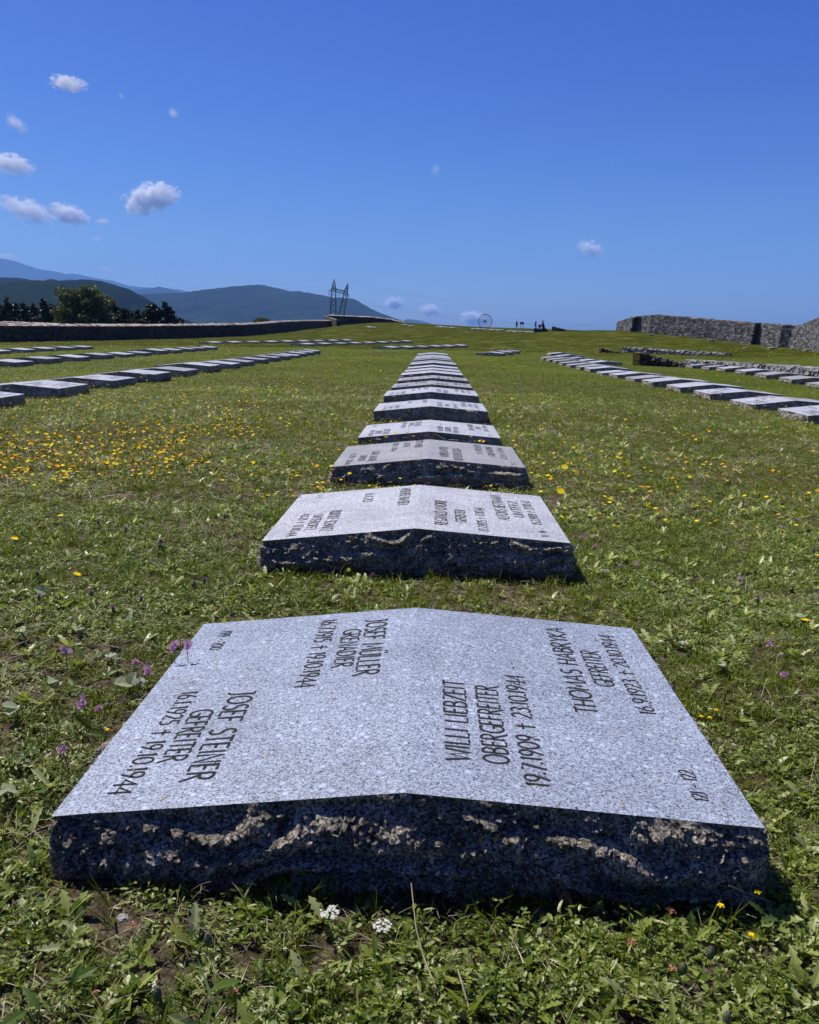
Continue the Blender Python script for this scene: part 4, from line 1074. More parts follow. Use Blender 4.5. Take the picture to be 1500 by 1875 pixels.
def p_tuft(n, r, l0, l1, wd, lean=.5, vmax=1.0, dry=.12):
    mb = MB()
    for _ in range(n):
        a = random.uniform(0, 2 * math.pi); rr = r * math.sqrt(random.random())
        v = random.uniform(0, .8) if random.random() > dry else random.uniform(.85, 1)
        blade(mb, (rr * math.cos(a), rr * math.sin(a), -.004), random.uniform(0, 6.28), random.uniform(l0, l1), wd * random.uniform(.6, 1.3), abs(random.gauss(lean, .35)), v)
    return mb
def p_clover(n, r, h, s):
    mb = MB()
    for _ in range(n):
        a = random.uniform(0, 6.28); rr = r * math.sqrt(random.random()); z = random.uniform(.3, 1) * h
        c = Vector((rr * math.cos(a), rr * math.sin(a), z)); n_ = upn(.35); v = random.random(); ss = s * random.uniform(.6, 1.25); a0 = random.uniform(0, 6.28)
        for k in range(3):
            d = Vector((math.cos(a0 + k * 2.1), math.sin(a0 + k * 2.1), 0)); d = (d - n_ * d.dot(n_)); leaflet(mb, c, d, n_, ss, ss * .8, v + random.uniform(-.08, .08))
    return mb
def p_lobed(n, l0, l1, shape=1):
    mb = MB()
    for k in range(n):
        a = 6.28 * k / n + random.uniform(-.3, .3); L = random.uniform(l0, l1); el = random.uniform(.15, .9)
        d = Vector((math.cos(a) * math.cos(el), math.sin(a) * math.cos(el), math.sin(el)))
        nn = Vector((-math.cos(a) * math.sin(el), -math.sin(a) * math.sin(el), math.cos(el))); nn = (nn + upn(.4) * .4).normalized()
        leaflet(mb, Vector((0, 0, .004)) + d * L * .12, d, nn, L, L * random.uniform(.32, .55), random.random(), .3, shape=shape)
    return mb
def p_small(n, r, h, s):
    mb = MB()
    for _ in range(n):
        a = random.uniform(0, 6.28); rr = r * math.sqrt(random.random())
        c = Vector((rr * math.cos(a), rr * math.sin(a), random.uniform(.1, 1) * h * (1.1 - rr / r * .5)))
        leaflet(mb, c, rdir(random.uniform(-.2, .6)), upn(.55), s * random.uniform(.6, 1.7), s * random.uniform(.3, .65), random.random(), .2, shape=random.choice((0, 1, 1)))
    return mb
def p_feather(n, l0, l1):
    mb = MB()
    for k in range(n):
        a = random.uniform(0, 6.28); L = random.uniform(l0, l1); el = random.uniform(.2, 1.0); v = random.random()
        d = Vector((math.cos(a) * math.cos(el), math.sin(a) * math.cos(el), math.sin(el))); s = Vector((-math.sin(a), math.cos(a), 0)); o = Vector((0, 0, .003))
        m = 11
        for i in range(m):
            t = (i + 1) / (m + 1); c = o + d * L * t - Vector((0, 0, L * .25 * t * t)); l2 = L * .22 * math.sin(math.pi * min(1, t * 1.05)) + .001
            for sg in (-1, 1):
                leaflet(mb, c, s * sg + d * .6 + Vector((0, 0, random.uniform(-.2, .5))), upn(.4), l2, l2 * .30, v + random.uniform(-.15, .15))
    return mb
def p_straw(n, r, l0, l1):
    mb = MB()
    for _ in range(n):
        a = random.uniform(0, 6.28); rr = r * math.sqrt(random.random())
        blade(mb, (rr * math.cos(a), rr * math.sin(a), random.uniform(.002, .03)), random.uniform(0, 6.28), random.uniform(l0, l1), random.uniform(.0008, .0019), random.uniform(1.0, 1.6), random.random(), 3, .35)
    return mb

def collection(name, meshes, mat):
    c = bpy.data.collections.new(name)
    for i, mb in enumerate(meshes):
        o = bpy.data.objects.new('%s_%02d' % (name, i), mb.mesh(name, mat)); c.objects.link(o)
    return c
def scatter(name, coll, P, scl, idx, rotz, tilt, label=None):
    me = bpy.data.meshes.new(name); me.vertices.add(len(P)); me.vertices.foreach_set('co', P.astype(np.float32).ravel())
    rt = np.stack([tilt * np.cos(rotz * 3), tilt * np.sin(rotz * 3), rotz], 1).astype(np.float32)
    a = me.attributes.new('rot', 'FLOAT_VECTOR', 'POINT'); a.data.foreach_set('vector', rt.ravel())
    a = me.attributes.new('scl', 'FLOAT_VECTOR', 'POINT'); a.data.foreach_set('vector', scl.astype(np.float32).ravel())
    a = me.attributes.new('idx', 'INT', 'POINT'); a.data.foreach_set('value', idx.astype(np.int32))
    me.update(); o = link(name, me); tag(o, kind='stuff')
    if label: o['label'] = label
    ng = bpy.data.node_groups.new(name, 'GeometryNodeTree')
    ng.interface.new_socket('Geometry', in_out='INPUT', socket_type='NodeSocketGeometry'); ng.interface.new_socket('Geometry', in_out='OUTPUT', socket_type='NodeSocketGeometry')
    N = ng.nodes; gi = N.new('NodeGroupInput'); go = N.new('NodeGroupOutput'); ip = N.new('GeometryNodeInstanceOnPoints')
    ci = N.new('GeometryNodeCollectionInfo'); ci.inputs['Collection'].default_value = coll; ci.inputs['Separate Children'].default_value = True; ci.inputs['Reset Children'].default_value = True
    def na(nm, t): x = N.new('GeometryNodeInputNamedAttribute'); x.data_type = t; x.inputs[0].default_value = nm; return x
    mp = N.new('GeometryNodeMeshToPoints')
    Lk = ng.links.new
    Lk(gi.outputs[0], mp.inputs[0]); Lk(mp.outputs[0], ip.inputs['Points']); Lk(ci.outputs[0], ip.inputs['Instance'])
    ip.inputs['Pick Instance'].default_value = True
    Lk(na('idx', 'INT').outputs[0], ip.inputs['Instance Index']); Lk(na('rot', 'FLOAT_VECTOR').outputs[0], ip.inputs['Rotation']); Lk(na('scl', 'FLOAT_VECTOR').outputs[0], ip.inputs['Scale'])
    Lk(ip.outputs[0], go.inputs[0])
    md = o.modifiers.new('scatter', 'NODES'); md.node_group = ng
    return o

def band(y0, y1, dens, marg=1.2, edge=.02):
    """random points over the part of the field between two distances, denser where seen, none inside a stone"""
    area = (y1 - y0) * (1.10 * (y0 + y1) / 2 + 2 * marg)
    n = int(area * dens)
    y = y0 + (y1 - y0) * rng.random(n * 2); wmax = .55 * y1 + marg
    x = (rng.random(n * 2) * 2 - 1) * wmax
    k = np.abs(x + .03 * y) < (.55 * y + marg); x = x[k]; y = y[k]
    if len(x) > n: x = x[:n]; y = y[:n]
    keep = np.ones(len(x), bool)
    for (fx, fy, rz) in FOOT:
        if fy < y0 - 1 or fy > y1 + 1: continue
        c, s_ = math.cos(-rz), math.sin(-rz); dx = x - fx; dy = y - fy
        u = dx * c - dy * s_; v = dx * s_ + dy * c
        keep &= ~((np.abs(u) < W_ / 2 + edge) & (np.abs(v) < L_ / 2 + edge))
    return x[keep], y[keep]
def vnoise(x, y, sc, seed):
    r_ = np.random.default_rng(seed); G = r_.random((64, 64)); u = x * sc; v = y * sc
    i = np.floor(u).astype(int); j = np.floor(v).astype(int); fu = u - i; fv = v - j; fu = fu * fu * (3 - 2 * fu); fv = fv * fv * (3 - 2 * fv)
    g_ = lambda a, b_: G[a % 64, b_ % 64]
    return (g_(i, j) * (1 - fu) + g_(i + 1, j) * fu) * (1 - fv) + (g_(i, j + 1) * (1 - fu) + g_(i + 1, j + 1) * fu) * fv
def fnoise(x, y, sc, seed): return (vnoise(x, y, sc, seed) + .5 * vnoise(x, y, sc * 2.1, seed + 1) + .25 * vnoise(x, y, sc * 4.3, seed + 2)) / 1.75
def bare(x, y):
    # the worn patch with the pebble in front of the first stone's left half, and soil along stone fronts
    return ((x + .44) / .10) ** 2 + ((y - 1.115) / .045) ** 2 < 1 + 1.2 * (fnoise(x, y, 25, 3) - .5)
def put(name, coll, n_var, x, y, s0, s1, zs=(.8, 1.2), tilt=.2, sink=0.0):
    z = H(x, y) - sink; n = len(x); s_ = rng.uniform(s0, s1, n); zz = s_ * rng.uniform(zs[0], zs[1], n)
    return scatter(name, coll, np.stack([x, y, z], 1), np.stack([s_, s_, zz], 1), rng.integers(0, n_var, n), rng.uniform(0, 6.28, n), rng.normal(0, tilt, n))

c_tuft = collection('p_tuft', [p_tuft(15, .028, .02, .055, .0028, .55), p_tuft(18, .034, .018, .048, .0024, .8), p_tuft(12, .022, .03, .075, .0030, .4), p_tuft(20, .036, .015, .04, .0022, .9, dry=.3), p_tuft(10, .02, .03, .06, .0042, .6, dry=.05)], m_grass)
c_cov = collection('p_cover', [p_clover(10, .034, .026, .0075), p_small(60, .038, .026, .0095), p_lobed(9, .018, .040), p_small(50, .036, .022, .0120), p_small(50, .036, .030, .0105), p_feather(10, .022, .038), p_lobed(12, .014, .030), p_feather(7, .030, .050), p_feather(9, .025, .042), p_lobed(7, .020, .046)], m_cover)
c_str = collection('p_straw', [p_straw(9, .05, .02, .07), p_straw(6, .04, .04, .11), p_straw(14, .04, .012, .04)], m_straw)
c_mid = collection('p_mid', [p_tuft(46, .10, .02, .06, .0050, .75, dry=.14), p_tuft(40, .10, .025, .07, .0045, .6, dry=.10), p_small(70, .10, .035, .018), p_tuft(50, .10, .015, .05, .0050, .95, dry=.25)], m_grass)
c_far = collection('p_far', [p_tuft(130, .40, .04, .10, .015, .8, dry=.10), p_tuft(120, .42, .03, .085, .016, .95, dry=.16), p_small(150, .40, .06, .045)], m_far)

def bare(x, y, _b=bare): return _b(x, y) & (rng.random(len(x)) < .72)
x, y = band(.35, 4.2, 2000, 1.1, .012)
lf = fnoise(x, y, 2.4, 21); k = ~bare(x, y) & (rng.random(len(x)) < np.clip(.30 + (lf - .5) * 1.2 + (y < 1.15) * .4, .12, .8))
put('ground_cover', c_cov, 10, x[k], y[k], .55, 1.25, (.7, 1.25), .3)
th = fnoise(x, y, 2.9, 90) > .60
k2 = ~bare(x, y) & ~k & (rng.random(len(x)) < np.where(th, .45, .9))
put('grass', c_tuft, 5, x[k2], y[k2], .55, 1.15, (.6, 1.2), .3)
x, y = band(.35, 4.2, 520, 1.1, .0)
k = rng.random(len(x)) < np.where(fnoise(x, y, 2.9, 90) > .60, .65, .14)
put('dry_grass', c_str, 3, x[k], y[k], .35, .85, (.6, 1.3), .25, -.010)
x, y = band(4.2, 13, 620, 1.6, .02)
lf = fnoise(x, y, 1.4, 41); k = rng.random(len(x)) < np.clip(.22 + (lf - .5) * 1.2, .05, .6)
put('ground_cover', c_cov, 10, x[k], y[k], .8, 1.5, (.7, 1.1), .3)
put('grass', c_tuft, 5, x[~k], y[~k], .75, 1.5, (.6, 1.1), .3)
x, y = band(4.2, 13, 60, 1.6, .02); put('dry_grass', c_str, 3, x, y, .7, 1.5, (.6, 1.1), .25, -.01)
x, y = band(12, 45, 62, 3, .08); put('grass', c_mid, 4, x, y, .8, 1.4, (.5, 1.0), .15)
x, y = band(43, 185, 2.6, 6, .4)
put('grass', c_far, 3, x, y, .9, 1.6, (.4, .9), .05)
# trimmed edge of grass growing against the stones
ex = []; ey = []
for (fx, fy, rz) in FOOT[:60]:
    if fy > 16: continue
    n = 260 if fy < 4 else 90
    t = rng.random(n) * 2 * (W_ + L_); sd = rng.normal(0, .012, n) + .012
    for tt, s_ in zip(t, sd):
        if tt < W_: u, v = tt - W_ / 2, -L_ / 2 - s_ + .02
        elif tt < W_ + L_: u, v = W_ / 2 + s_, tt - W_ - L_ / 2
        elif tt < 2 * W_ + L_: u, v = tt - W_ - L_ - W_ / 2, L_ / 2 + s_
        else: u, v = -W_ / 2 - s_, tt - 2 * W_ - L_ - L_ / 2
        ex.append(fx + u); ey.append(fy + v)
ex = np.array(ex); ey = np.array(ey); k = ~bare(ex, ey); put('grass', c_tuft, 5, ex[k], ey[k], .6, 1.2, (.9, 1.5), .25)

# ------------------------------------------------------------------ flowers
def petals(mb, c, n, r, wd, var, mi=0, cup=.15, nrm=Vector((0, 0, 1)), rings=1):
    a0 = random.uniform(0, 6.28); t1 = nrm.orthogonal().normalized(); t2 = nrm.cross(t1)
    for q_ in range(rings):
        rr = r * (1 - .35 * q_)
        for k in range(n):
            a = a0 + 6.283 * (k + .5 * q_) / n; d = t1 * math.cos(a) + t2 * math.sin(a); s = nrm.cross(d)
            w_ = wd * rr / r
            mb.add([c + nrm * .001 * q_, c + d * rr * .55 + s * w_ * .5 + nrm * rr * cup * .6, c + d * rr + s * w_ * .3 + nrm * rr * cup, c + d * rr - s * w_ * .3 + nrm * rr * cup, c + d * rr * .55 - s * w_ * .5 + nrm * rr * cup * .6],
                   [(0, 1, 2, 3, 4)], mi, min(1, max(0, var + random.uniform(-.2, .2))))
def stem_pts(h, lean): 
    a = random.uniform(0, 6.28); d = Vector((math.cos(a), math.sin(a), 0))
    return [Vector((0, 0, -.01)), d * lean * .25 + Vector((0, 0, h * .4)), d * lean * .65 + Vector((0, 0, h * .75)), d * lean + Vector((0, 0, h))]
def flower_parts(kind, h, lean):
    """returns stem MB and bloom MB, base at the origin"""
    st = MB(); bl = MB(); p = stem_pts(h, lean); st.tube(p, [.0013, .0012, .0010, .0010], 4, cap=False); c = p[-1]
    nrm = Vector((random.gauss(0, .22), random.gauss(-.18, .22), 1)).normalized()
    if kind == 'hawkbit':
        petals(bl, c, 15, .0145, .0042, .6, rings=2, nrm=nrm); st.tube([c - nrm * .009, c], [.0025, .0045], 6)
    elif kind == 'big':
        petals(bl, c, 20, .021, .0048, .8, rings=3, nrm=Vector((.05, -.62, .78)).normalized(), cup=.1); st.tube([c - Vector((0, -.006, .011)), c], [.003, .006], 6)
    elif kind == 'trefoil':
        for k in range(5):
            a = k * 1.256; d = Vector((math.cos(a), math.sin(a), .25)); leaflet(bl, c, d, Vector((0, 0, 1)), .011, .008, random.random(), .5)
            leaflet(bl, c + Vector((0, 0, .003)), d, Vector((0, 0, 1)), .007, .006, random.random(), .5)
    elif kind == 'thistle':
        st.ell(c - Vector((0, 0, .006)), (.0055, .0055, .009), 8, 6, var=.3)
        for k in range(40):
            a = random.uniform(0, 6.28); e = random.uniform(.2, 1.4); d = Vector((math.cos(a) * math.cos(e), math.sin(a) * math.cos(e), math.sin(e)))
            s = d.orthogonal() * .0007; bl.add([c + s, c - s, c + d * .013], [(0, 1, 2)], 0, random.random())
    elif kind == 'clover':
        for k in range(60):
            e = random.uniform(-.5, 1.5); a = random.uniform(0, 6.28); d = Vector((math.cos(a) * math.cos(e), math.sin(a) * math.cos(e), math.sin(e)))
            s = d.orthogonal().normalized() * .0014; cc = c + d * .004; bl.add([cc + s, cc - s, cc + d * .006 - s * .6, cc + d * .006 + s * .6], [(0, 1, 2, 3)], 0, random.random())
    elif kind == 'vetch':
        for k in range(3):
            cc = c + Vector((random.gauss(0, .007), random.gauss(0, .004), random.gauss(0, .005)))
            leaflet(bl, cc, Vector((random.gauss(0, .3), -.2, 1)), Vector((random.gauss(0, .3), -1, .2)), .015, .014, .8, .2, shape=2)
            leaflet(bl, cc, Vector((random.gauss(0, .4), -.8, -.2)), Vector((0, -.2, 1)), .010, .008, .35, .4)
    elif kind == 'yarrow':
        for k in range(46):
            a = random.uniform(0, 6.28); rr = .019 * math.sqrt(random.random()); cc = c + Vector((rr * math.cos(a), rr * math.sin(a), .003 * random.random() - rr * .15))
            petals(bl, cc, 5, .0026, .0022, random.random(), cup=.1)
            if k % 4 == 0: st.tube([c - Vector((0, 0, .02)), cc], .0005, 3, cap=False)
    elif kind == 'bud':
        st.ell(c - Vector((0, 0, .010)), (.0085, .0085, .014), 10, 8, var=.5, jit=.04)
        for k in range(30):
            a = random.uniform(0, 6.28); e = random.uniform(.9, 1.5); d = Vector((math.cos(a) * math.cos(e), math.sin(a) * math.cos(e), math.sin(e)))
            s = d.orthogonal() * .0010; bl.add([c + s, c - s, c + d * .009], [(0, 1, 2)], 0, random.random())
    return st, bl
FM = {'hawkbit': m_yellow, 'big': m_yellow, 'trefoil': m_orange, 'thistle': m_purple, 'clover': m_pink, 'vetch': m_pink, 'yarrow': m_white, 'bud': m_pink}
_fc = {}
def plant_flower(kind, x, y, h, lean, name, label, cat='flower', group=None, z0=None, mat=None, rz=None, scale=1.0, variant=None, parts=True):
    key = (kind, variant, mat.name if mat else '', parts) if variant is not None else None
    if key is None or key not in _fc:
        st, bl = flower_parts(kind, h, lean)
        if parts: val = (st.mesh('stem', m_stem), bl.mesh('bloom', mat or FM[kind]))
        else:
            k = MB(); k.add(st.v, st.f, 0, .4); nv = len(k.v); k.v += bl.v; k.a += bl.a; k.f += [tuple(i + nv for i in f) for f in bl.f]; k.m += [1] * len(bl.f)
            val = (k.mesh('flower', [m_stem, mat or FM[kind]]),)
        if key: _fc[key] = val
    else: val = _fc[key]
    z = h1(x, y) if z0 is None else z0
    rz = random.uniform(0, 6.28) if rz is None else rz
    if parts:
        r = empty(name, (x, y, z), rz); link('stem', val[0], r); link('bloom', val[1], r)
    else: r = link(name, val[0], None, (x, y, z), (0, 0, rz))
    r.scale = (scale,) * 3
    tag(r, label, cat, group); return r
def ground_at(px, py, hh=0.0):
    """point on the ground (raised hh) seen at a photo pixel"""
    d = ray(px, py); t = .5
    for _ in range(400):
        p = CAM + d * t
        if p[2] < h1(p[0], p[1]) + hh: break
        t *= 1.012
    return p
# single flowers one can point at
SPEC = [('big', 1030, 901, .10, .012, 'yellow_flower', 'large round yellow flower head facing the camera, right of the second stone'),
 ('big', 1031, 857, .16, .01, 'yellow_flower', 'tall yellow flower seen from the side above the round one right of the third stone'),
 ('vetch', 319, 1190, .15, .0, 'vetch_flower', 'pink vetch flower over the left stone edge, left one of the pair'),
 ('vetch', 343, 1187, .155, .0, 'vetch_flower', 'pink vetch flower over the left stone edge, right one of the pair'),
 ('vetch', 270, 1231, .09, .01, 'vetch_flower', 'small pink vetch flower low against the left edge of the first stone'),
 ('clover', 240, 1213, .08, .02, 'clover_flower', 'ragged dull pink clover head on a long bent stem left of the first stone'),
 ('vetch', 121, 1194, .07, .01, 'vetch_flower', 'single pink petal flower at the far left among pale leaves'),
 ('vetch', 159, 1289, .08, .01, 'vetch_flower', 'bright pink single flower midway along the left of the first stone'),
 ('clover', 182, 1303, .07, .01, 'clover_flower', 'pale lilac clover head just right of the bright pink flower'),
 ('clover', 124, 1379, .06, .01, 'clover_flower', 'dull red-pink clover head near the front left corner of the first stone'),
 ('thistle', 66, 1099, .06, .01, 'thistle_flower', 'purple thistle head at the left edge of the view above the pale leaves'),
 ('thistle', 203, 1118, .06, .01, 'thistle_flower', 'purple thistle head left of the back corner of the first stone'),
 ('thistle', 162, 1085, .06, .01, 'thistle_flower', 'purple thistle head between two others, near a yellow flower'),
 ('thistle', 380, 1062, .07, .01, 'thistle_flower', 'purple thistle head touching the big pale leaf left of the second stone'),
 ('thistle', 688, 1056, .05, .01, 'thistle_flower', 'dull purple thistle head in front of the second stone'),
 ('thistle', 298, 990, .06, .01, 'thistle_flower', 'purple thistle head left of the second stone, upper of two together'),
 ('thistle', 288, 999, .06, .01, 'thistle_flower', 'purple thistle head left of the second stone, lower of two together'),
 ('thistle', 408, 946, .06, .01, 'thistle_flower', 'purple thistle head nearest the left back corner of the second stone'),
 ('thistle', 226, 972, .06, .01, 'thistle_flower', 'purple thistle head farther left of the second stone, lower one'),
 ('thistle', 185, 956, .06, .01, 'thistle_flower', 'purple thistle head farthest left of the second stone'),
 ('clover', 455, 910, .07, .01, 'clover_flower', 'round pale pink clover head left of the gap behind the second stone'),
 ('clover', 548, 908, .13, .0, 'clover_flower', 'pink clover head at the back left corner of the second stone'),
 ('thistle', 1389, 1103, .06, .01, 'thistle_flower', 'bright purple thistle head in the grass at the right'),
 ('clover', 1433, 1240, .07, .01, 'clover_flower', 'lilac clover head at the right, beyond the pale leaves'),
 ('clover', 1140, 1040, .07, .01, 'clover_flower', 'pale pink clover head right of the second stone front corner'),
 ('clover', 1168, 1037, .06, .01, 'clover_flower', 'small lilac clover head beside the pale pink one'),
 ('clover', 1090, 1005, .07, .01, 'clover_flower', 'cluster-like pale lilac clover head right of the second stone'),
 ('clover', 1060, 985, .07, .01, 'clover_flower', 'lilac clover head close to the right side of the second stone'),
 ('thistle', 1494, 1008, .06, .01, 'thistle_flower', 'purple thistle head at the right edge of the view'),
 ('clover', 1413, 1188, .05, .01, 'clover_flower', 'small pale clover head above the lilac one at the right'),
 ('clover', 1357, 1062, .05, .01, 'clover_flower', 'tiny pale clover head high in the grass at the right'),
 ('bud', 375, 1694, .075, .01, 'thistle_bud', 'fat closed bud with a pink tip standing in front of the first stone'),
 ('bud', 293, 1795, .045, .01, 'thistle_bud', 'small pink bud low in the grass near the bottom left'),
 ('bud', 1294, 1728, .05, .01, 'thistle_bud', 'green bud with pale tip at the lower right, upper one'),
 ('bud', 1243, 1760, .045, .01, 'thistle_bud', 'small green bud with a white tip left of the upper one at lower right'),
 ('bud', 1322, 1848, .04, .01, 'thistle_bud', 'green bud at the bottom right, lowest one'),
 ('yarrow', 596, 1664, .06, .01, 'yarrow_flower', 'flat white yarrow head in front of the first stone, larger left one'),
 ('yarrow', 708, 1686, .05, .01, 'yarrow_flower', 'flat white yarrow head right of the larger one in front of the first stone'),
 ('yarrow', 205, 1190, .06, .01, 'yarrow_flower', 'small white flower head left of the back left corner of the first stone'),
 ('yarrow', 1253, 1172, .05, .01, 'yarrow_flower', 'small white flower right of the back right corner of the first stone'),
 ('trefoil', 1312, 1281, .07, .01, 'trefoil_flower', 'bright yellow trefoil head right of the first stone, upper one'),
 ('trefoil', 1285, 1298, .06, .01, 'trefoil_flower', 'yellow trefoil head right of the first stone, left one of the lower pair'),
 ('trefoil', 1297, 1302, .06, .01, 'trefoil_flower', 'yellow trefoil head right of the first stone, right one of the lower pair'),
 ('trefoil', 1330, 1624, .09, .01, 'trefoil_flower', 'yellow flower on a leaning stem at the front right corner of the first stone'),
 ('trefoil', 1388, 1584, .10, .01, 'trefoil_flower', 'orange-yellow flower on a tall stem right of the front right corner'),
 ('trefoil', 1378, 1697, .05, .01, 'trefoil_flower', 'orange-yellow flower low under a broad leaf at the lower right'),
 ('trefoil', 270, 1261, .09, .01, 'trefoil_flower', 'small yellow flower at the left edge of the first stone'),
 ('trefoil', 191, 1318, .07, .01, 'trefoil_flower', 'yellow flower beside the left edge of the first stone, upper of two'),
 ('trefoil', 196, 1338, .07, .01, 'trefoil_flower', 'yellow flower beside the left edge of the first stone, lower of two'),
 ('hawkbit', 532, 900, .09, .01, 'yellow_flower', 'yellow flower beside the back left corner of the second stone'),
 ('hawkbit', 144, 1054, .06, .01, 'yellow_flower', 'yellow flower alone at the left, above the purple thistles'),
 ('hawkbit', 30, 988, .06, .01, 'yellow_flower', 'yellow flower alone at the far left edge'),
 ('hawkbit', 114, 948, .06, .01, 'yellow_flower', 'yellow flower low in the left meadow, apart from the dense patch'),
 ('hawkbit', 1432, 975, .06, .01, 'yellow_flower', 'yellow flower alone in the right meadow'),
 ('hawkbit', 1420, 907, .06, .01, 'yellow_flower', 'small yellow flower alone high in the right meadow'),
 ('trefoil', 1342, 1000, .06, .01, 'trefoil_flower', 'pair-like yellow trefoil in the right meadow'),
 ('hawkbit', 1495, 1018, .06, .01, 'yellow_flower', 'yellow flower at the right edge of the view'),
 ('trefoil', 1420, 1146, .06, .01, 'trefoil_flower', 'yellow trefoil at the right above the lilac clover'),
 ('hawkbit', 1480, 1140, .05, .01, 'yellow_flower', 'yellow flower near the right edge by a pale clover'),
 ('clover', 1035, 1650, .03, .0, 'small_flower', 'tiny salmon pink flower in the grass before the right half of the first stone')]
for s_ in SPEC:
    kind, px, py, hh, ln_, nm, lb = s_
    p = ground_at(px, py, hh)
    m_ = None
    if kind == 'trefoil': m_ = m_yellow
    if lb.startswith('tiny salmon'): m_ = m_rust
    plant_flower(kind, p[0], p[1], hh, ln_, nm, lb, mat=m_, rz=0.0 if kind in ('big', 'vetch') else None, scale={'big': 1.0, 'trefoil': .55, 'yarrow': .75, 'bud': .7}.get(kind, 1))
# orange-yellow flowers standing in front of the centre row's stones
for k, (px, py, yf, hh) in enumerate([(611, 856, 4.9, .08), (603, 862, 4.86, .07), (640, 864, 4.86, .06), (745, 788, 6.65, .10), (757, 796, 6.6, .07), (780, 795, 6.62, .07), (796, 793, 6.62, .08), (802, 795, 6.6, .07), (724, 790, 6.62, .07),
                                      (707, 798, 6.58, .06), (749, 775, 6.7, .17), (806, 771, 6.75, .19), (863, 797, 6.6, .07), (878, 805, 6.5, .05), (755, 682, 12.0, .22), (775, 678, 12.1, .24), (804, 686, 11.9, .20), (678, 805, 6.5, .06), (650, 808, 6.4, .05), (948, 902, 3.98, .05), (910, 882, 4.3, .08)]):
    q = at_depth(px, py, yf)
    hh = max(.04, q[2] - h1(q[0], yf))
    plant_flower('hawkbit', q[0], yf, hh, .0, 'yellow_flower', 'yellow flower number %d from the camera standing between the stones of the centre row' % (k + 1) if False else
                 ['yellow flower at the front left corner of the third stone', 'orange-yellow flower lowest at the front left corner of the third stone', 'yellow flower left of the fourth stone, close to the third', 'yellow flower in the middle of the group behind the third stone', 'second yellow flower from the left in the group behind the third stone', 'yellow flower before the fourth stone left of the ridge', 'orange flower right of the ridge of the third stone', 'right one of the twin flowers behind the third stone ridge', 'leftmost yellow flower in the group behind the third stone',
                  'yellow flower at the left part of the fourth stone front', 'tall yellow bud on a thin stem before the fourth stone, left one', 'tall orange flower on a thin stem before the fourth stone, right one', 'yellow flower at the right part of the fourth stone front', 'yellow flower behind the right back corner of the third stone', 'tall yellow flower over the farther stones of the centre row, left one', 'tall yellow flower over the farther stones of the centre row, middle one', 'tall yellow flower over the farther stones of the centre row, right one', 'yellow flower at the left back corner of the third stone', 'low yellow flower left of the third stone back corner', 'yellow flower behind the right back corner of the second stone', 'yellow flower behind the second stone right of its ridge'][k],
                 group='yellow flowers between the stones of the centre row', scale=.9, mat=(m_orange if k in (1, 6, 11) else None))
# the meadow of yellow flowers
def pix_field(n, xr, yr, cl):
    out = []
    while len(out) < n:
        px = random.uniform(*xr); py = random.uniform(*yr) ; d = ray(px, py); t = -(CAM[2] + .0) / d[2]; p = CAM + d * t
        if p[1] > 40: continue
        if float(fnoise(np.array([p[0]]), np.array([p[1]]), 1.0, 77)[0]) + random.gauss(0, .06) < cl(px, py): continue
        ok = True
        for (fx, fy, rz) in FOOT:
            if abs(p[0] - fx) < W_ / 2 + .05 and abs(p[1] - fy) < L_ / 2 + .05: ok = False; break
        if ok: out.append((p[0], p[1]))
    return out
leftm = pix_field(520, (-60, 760), (690, 960), lambda a, b_: .36 + max(0, (b_ - 880) / 300)) + pix_field(1000, (-60, 720), (690, 960), lambda a, b_: .50 + max(0, (b_ - 880) / 300) + max(0, (a - 560) / 900) + max(0, (715 - b_) / 400))
rightm = pix_field(330, (880, 1560), (690, 960), lambda a, b_: .36 + max(0, (b_ - 880) / 400)) + pix_field(160, (880, 1560), (700, 960), lambda a, b_: .50 + max(0, (b_ - 880) / 400))
allf = [(x, y, 'the left meadow') for x, y in leftm] + [(x, y, 'the right meadow') for x, y in rightm]
allf.sort(key=lambda t: t[1])
def sm(mb_pair, mats):
    st, bl = mb_pair; k = MB(); k.add(st.v, st.f, 0, .4); nv = len(k.v); k.v += bl.v; k.a += bl.a; k.f += [tuple(i + nv for i in f) for f in bl.f]; k.m += [1] * len(bl.f); return k
near = allf[:235]; rest = allf[230:]
def whr(x, y, w_):
    return ('near' if y < 4.6 else 'middle' if y < 6.2 else 'far') + (' part of ' if abs(x) > 1.6 else ' inner part of ') + w_
for k, (x, y, wh_) in enumerate(near):
    org = random.random() < (.30 if wh_ == 'the left meadow' else .12)
    v = random.randrange(5)
    plant_flower('hawkbit', x, y, .045 + .014 * v, .012, 'yellow_flower', ('orange-yellow' if org else 'bright yellow') + ' small flower in the ' + whr(x, y, wh_), group=('orange' if org else 'yellow') + ' flowers scattered over the ' + whr(x, y, wh_), mat=(m_orange if org else None), variant=v, parts=False, scale=random.uniform(.5, .85))
pr = []
for k in range(5): pr.append(sm(flower_parts('hawkbit', .045 + .012 * k, .012), None))
cf = bpy.data.collections.new('p_flower')
for i, mb in enumerate(pr):
    cf.objects.link(bpy.data.objects.new('p_flower_%02d' % i, mb.mesh('p_flower', [m_stem, m_orange if i in (1, 3) else m_yellow])))
rx = np.array([r_[0] for r_ in rest]); ry = np.array([r_[1] for r_ in rest])
put('yellow_flowers', cf, 5, rx, ry, .55, 1.0, (.9, 1.5), .35)
# further loose flowers far off, too small to count
x, y = band(18, 60, .9, 3, .2); k = fnoise(x, y, .2, 9) > .48; put('yellow_flowers', cf, 5, x[k], y[k], 1.2, 2.0, (.6, .9), .15)
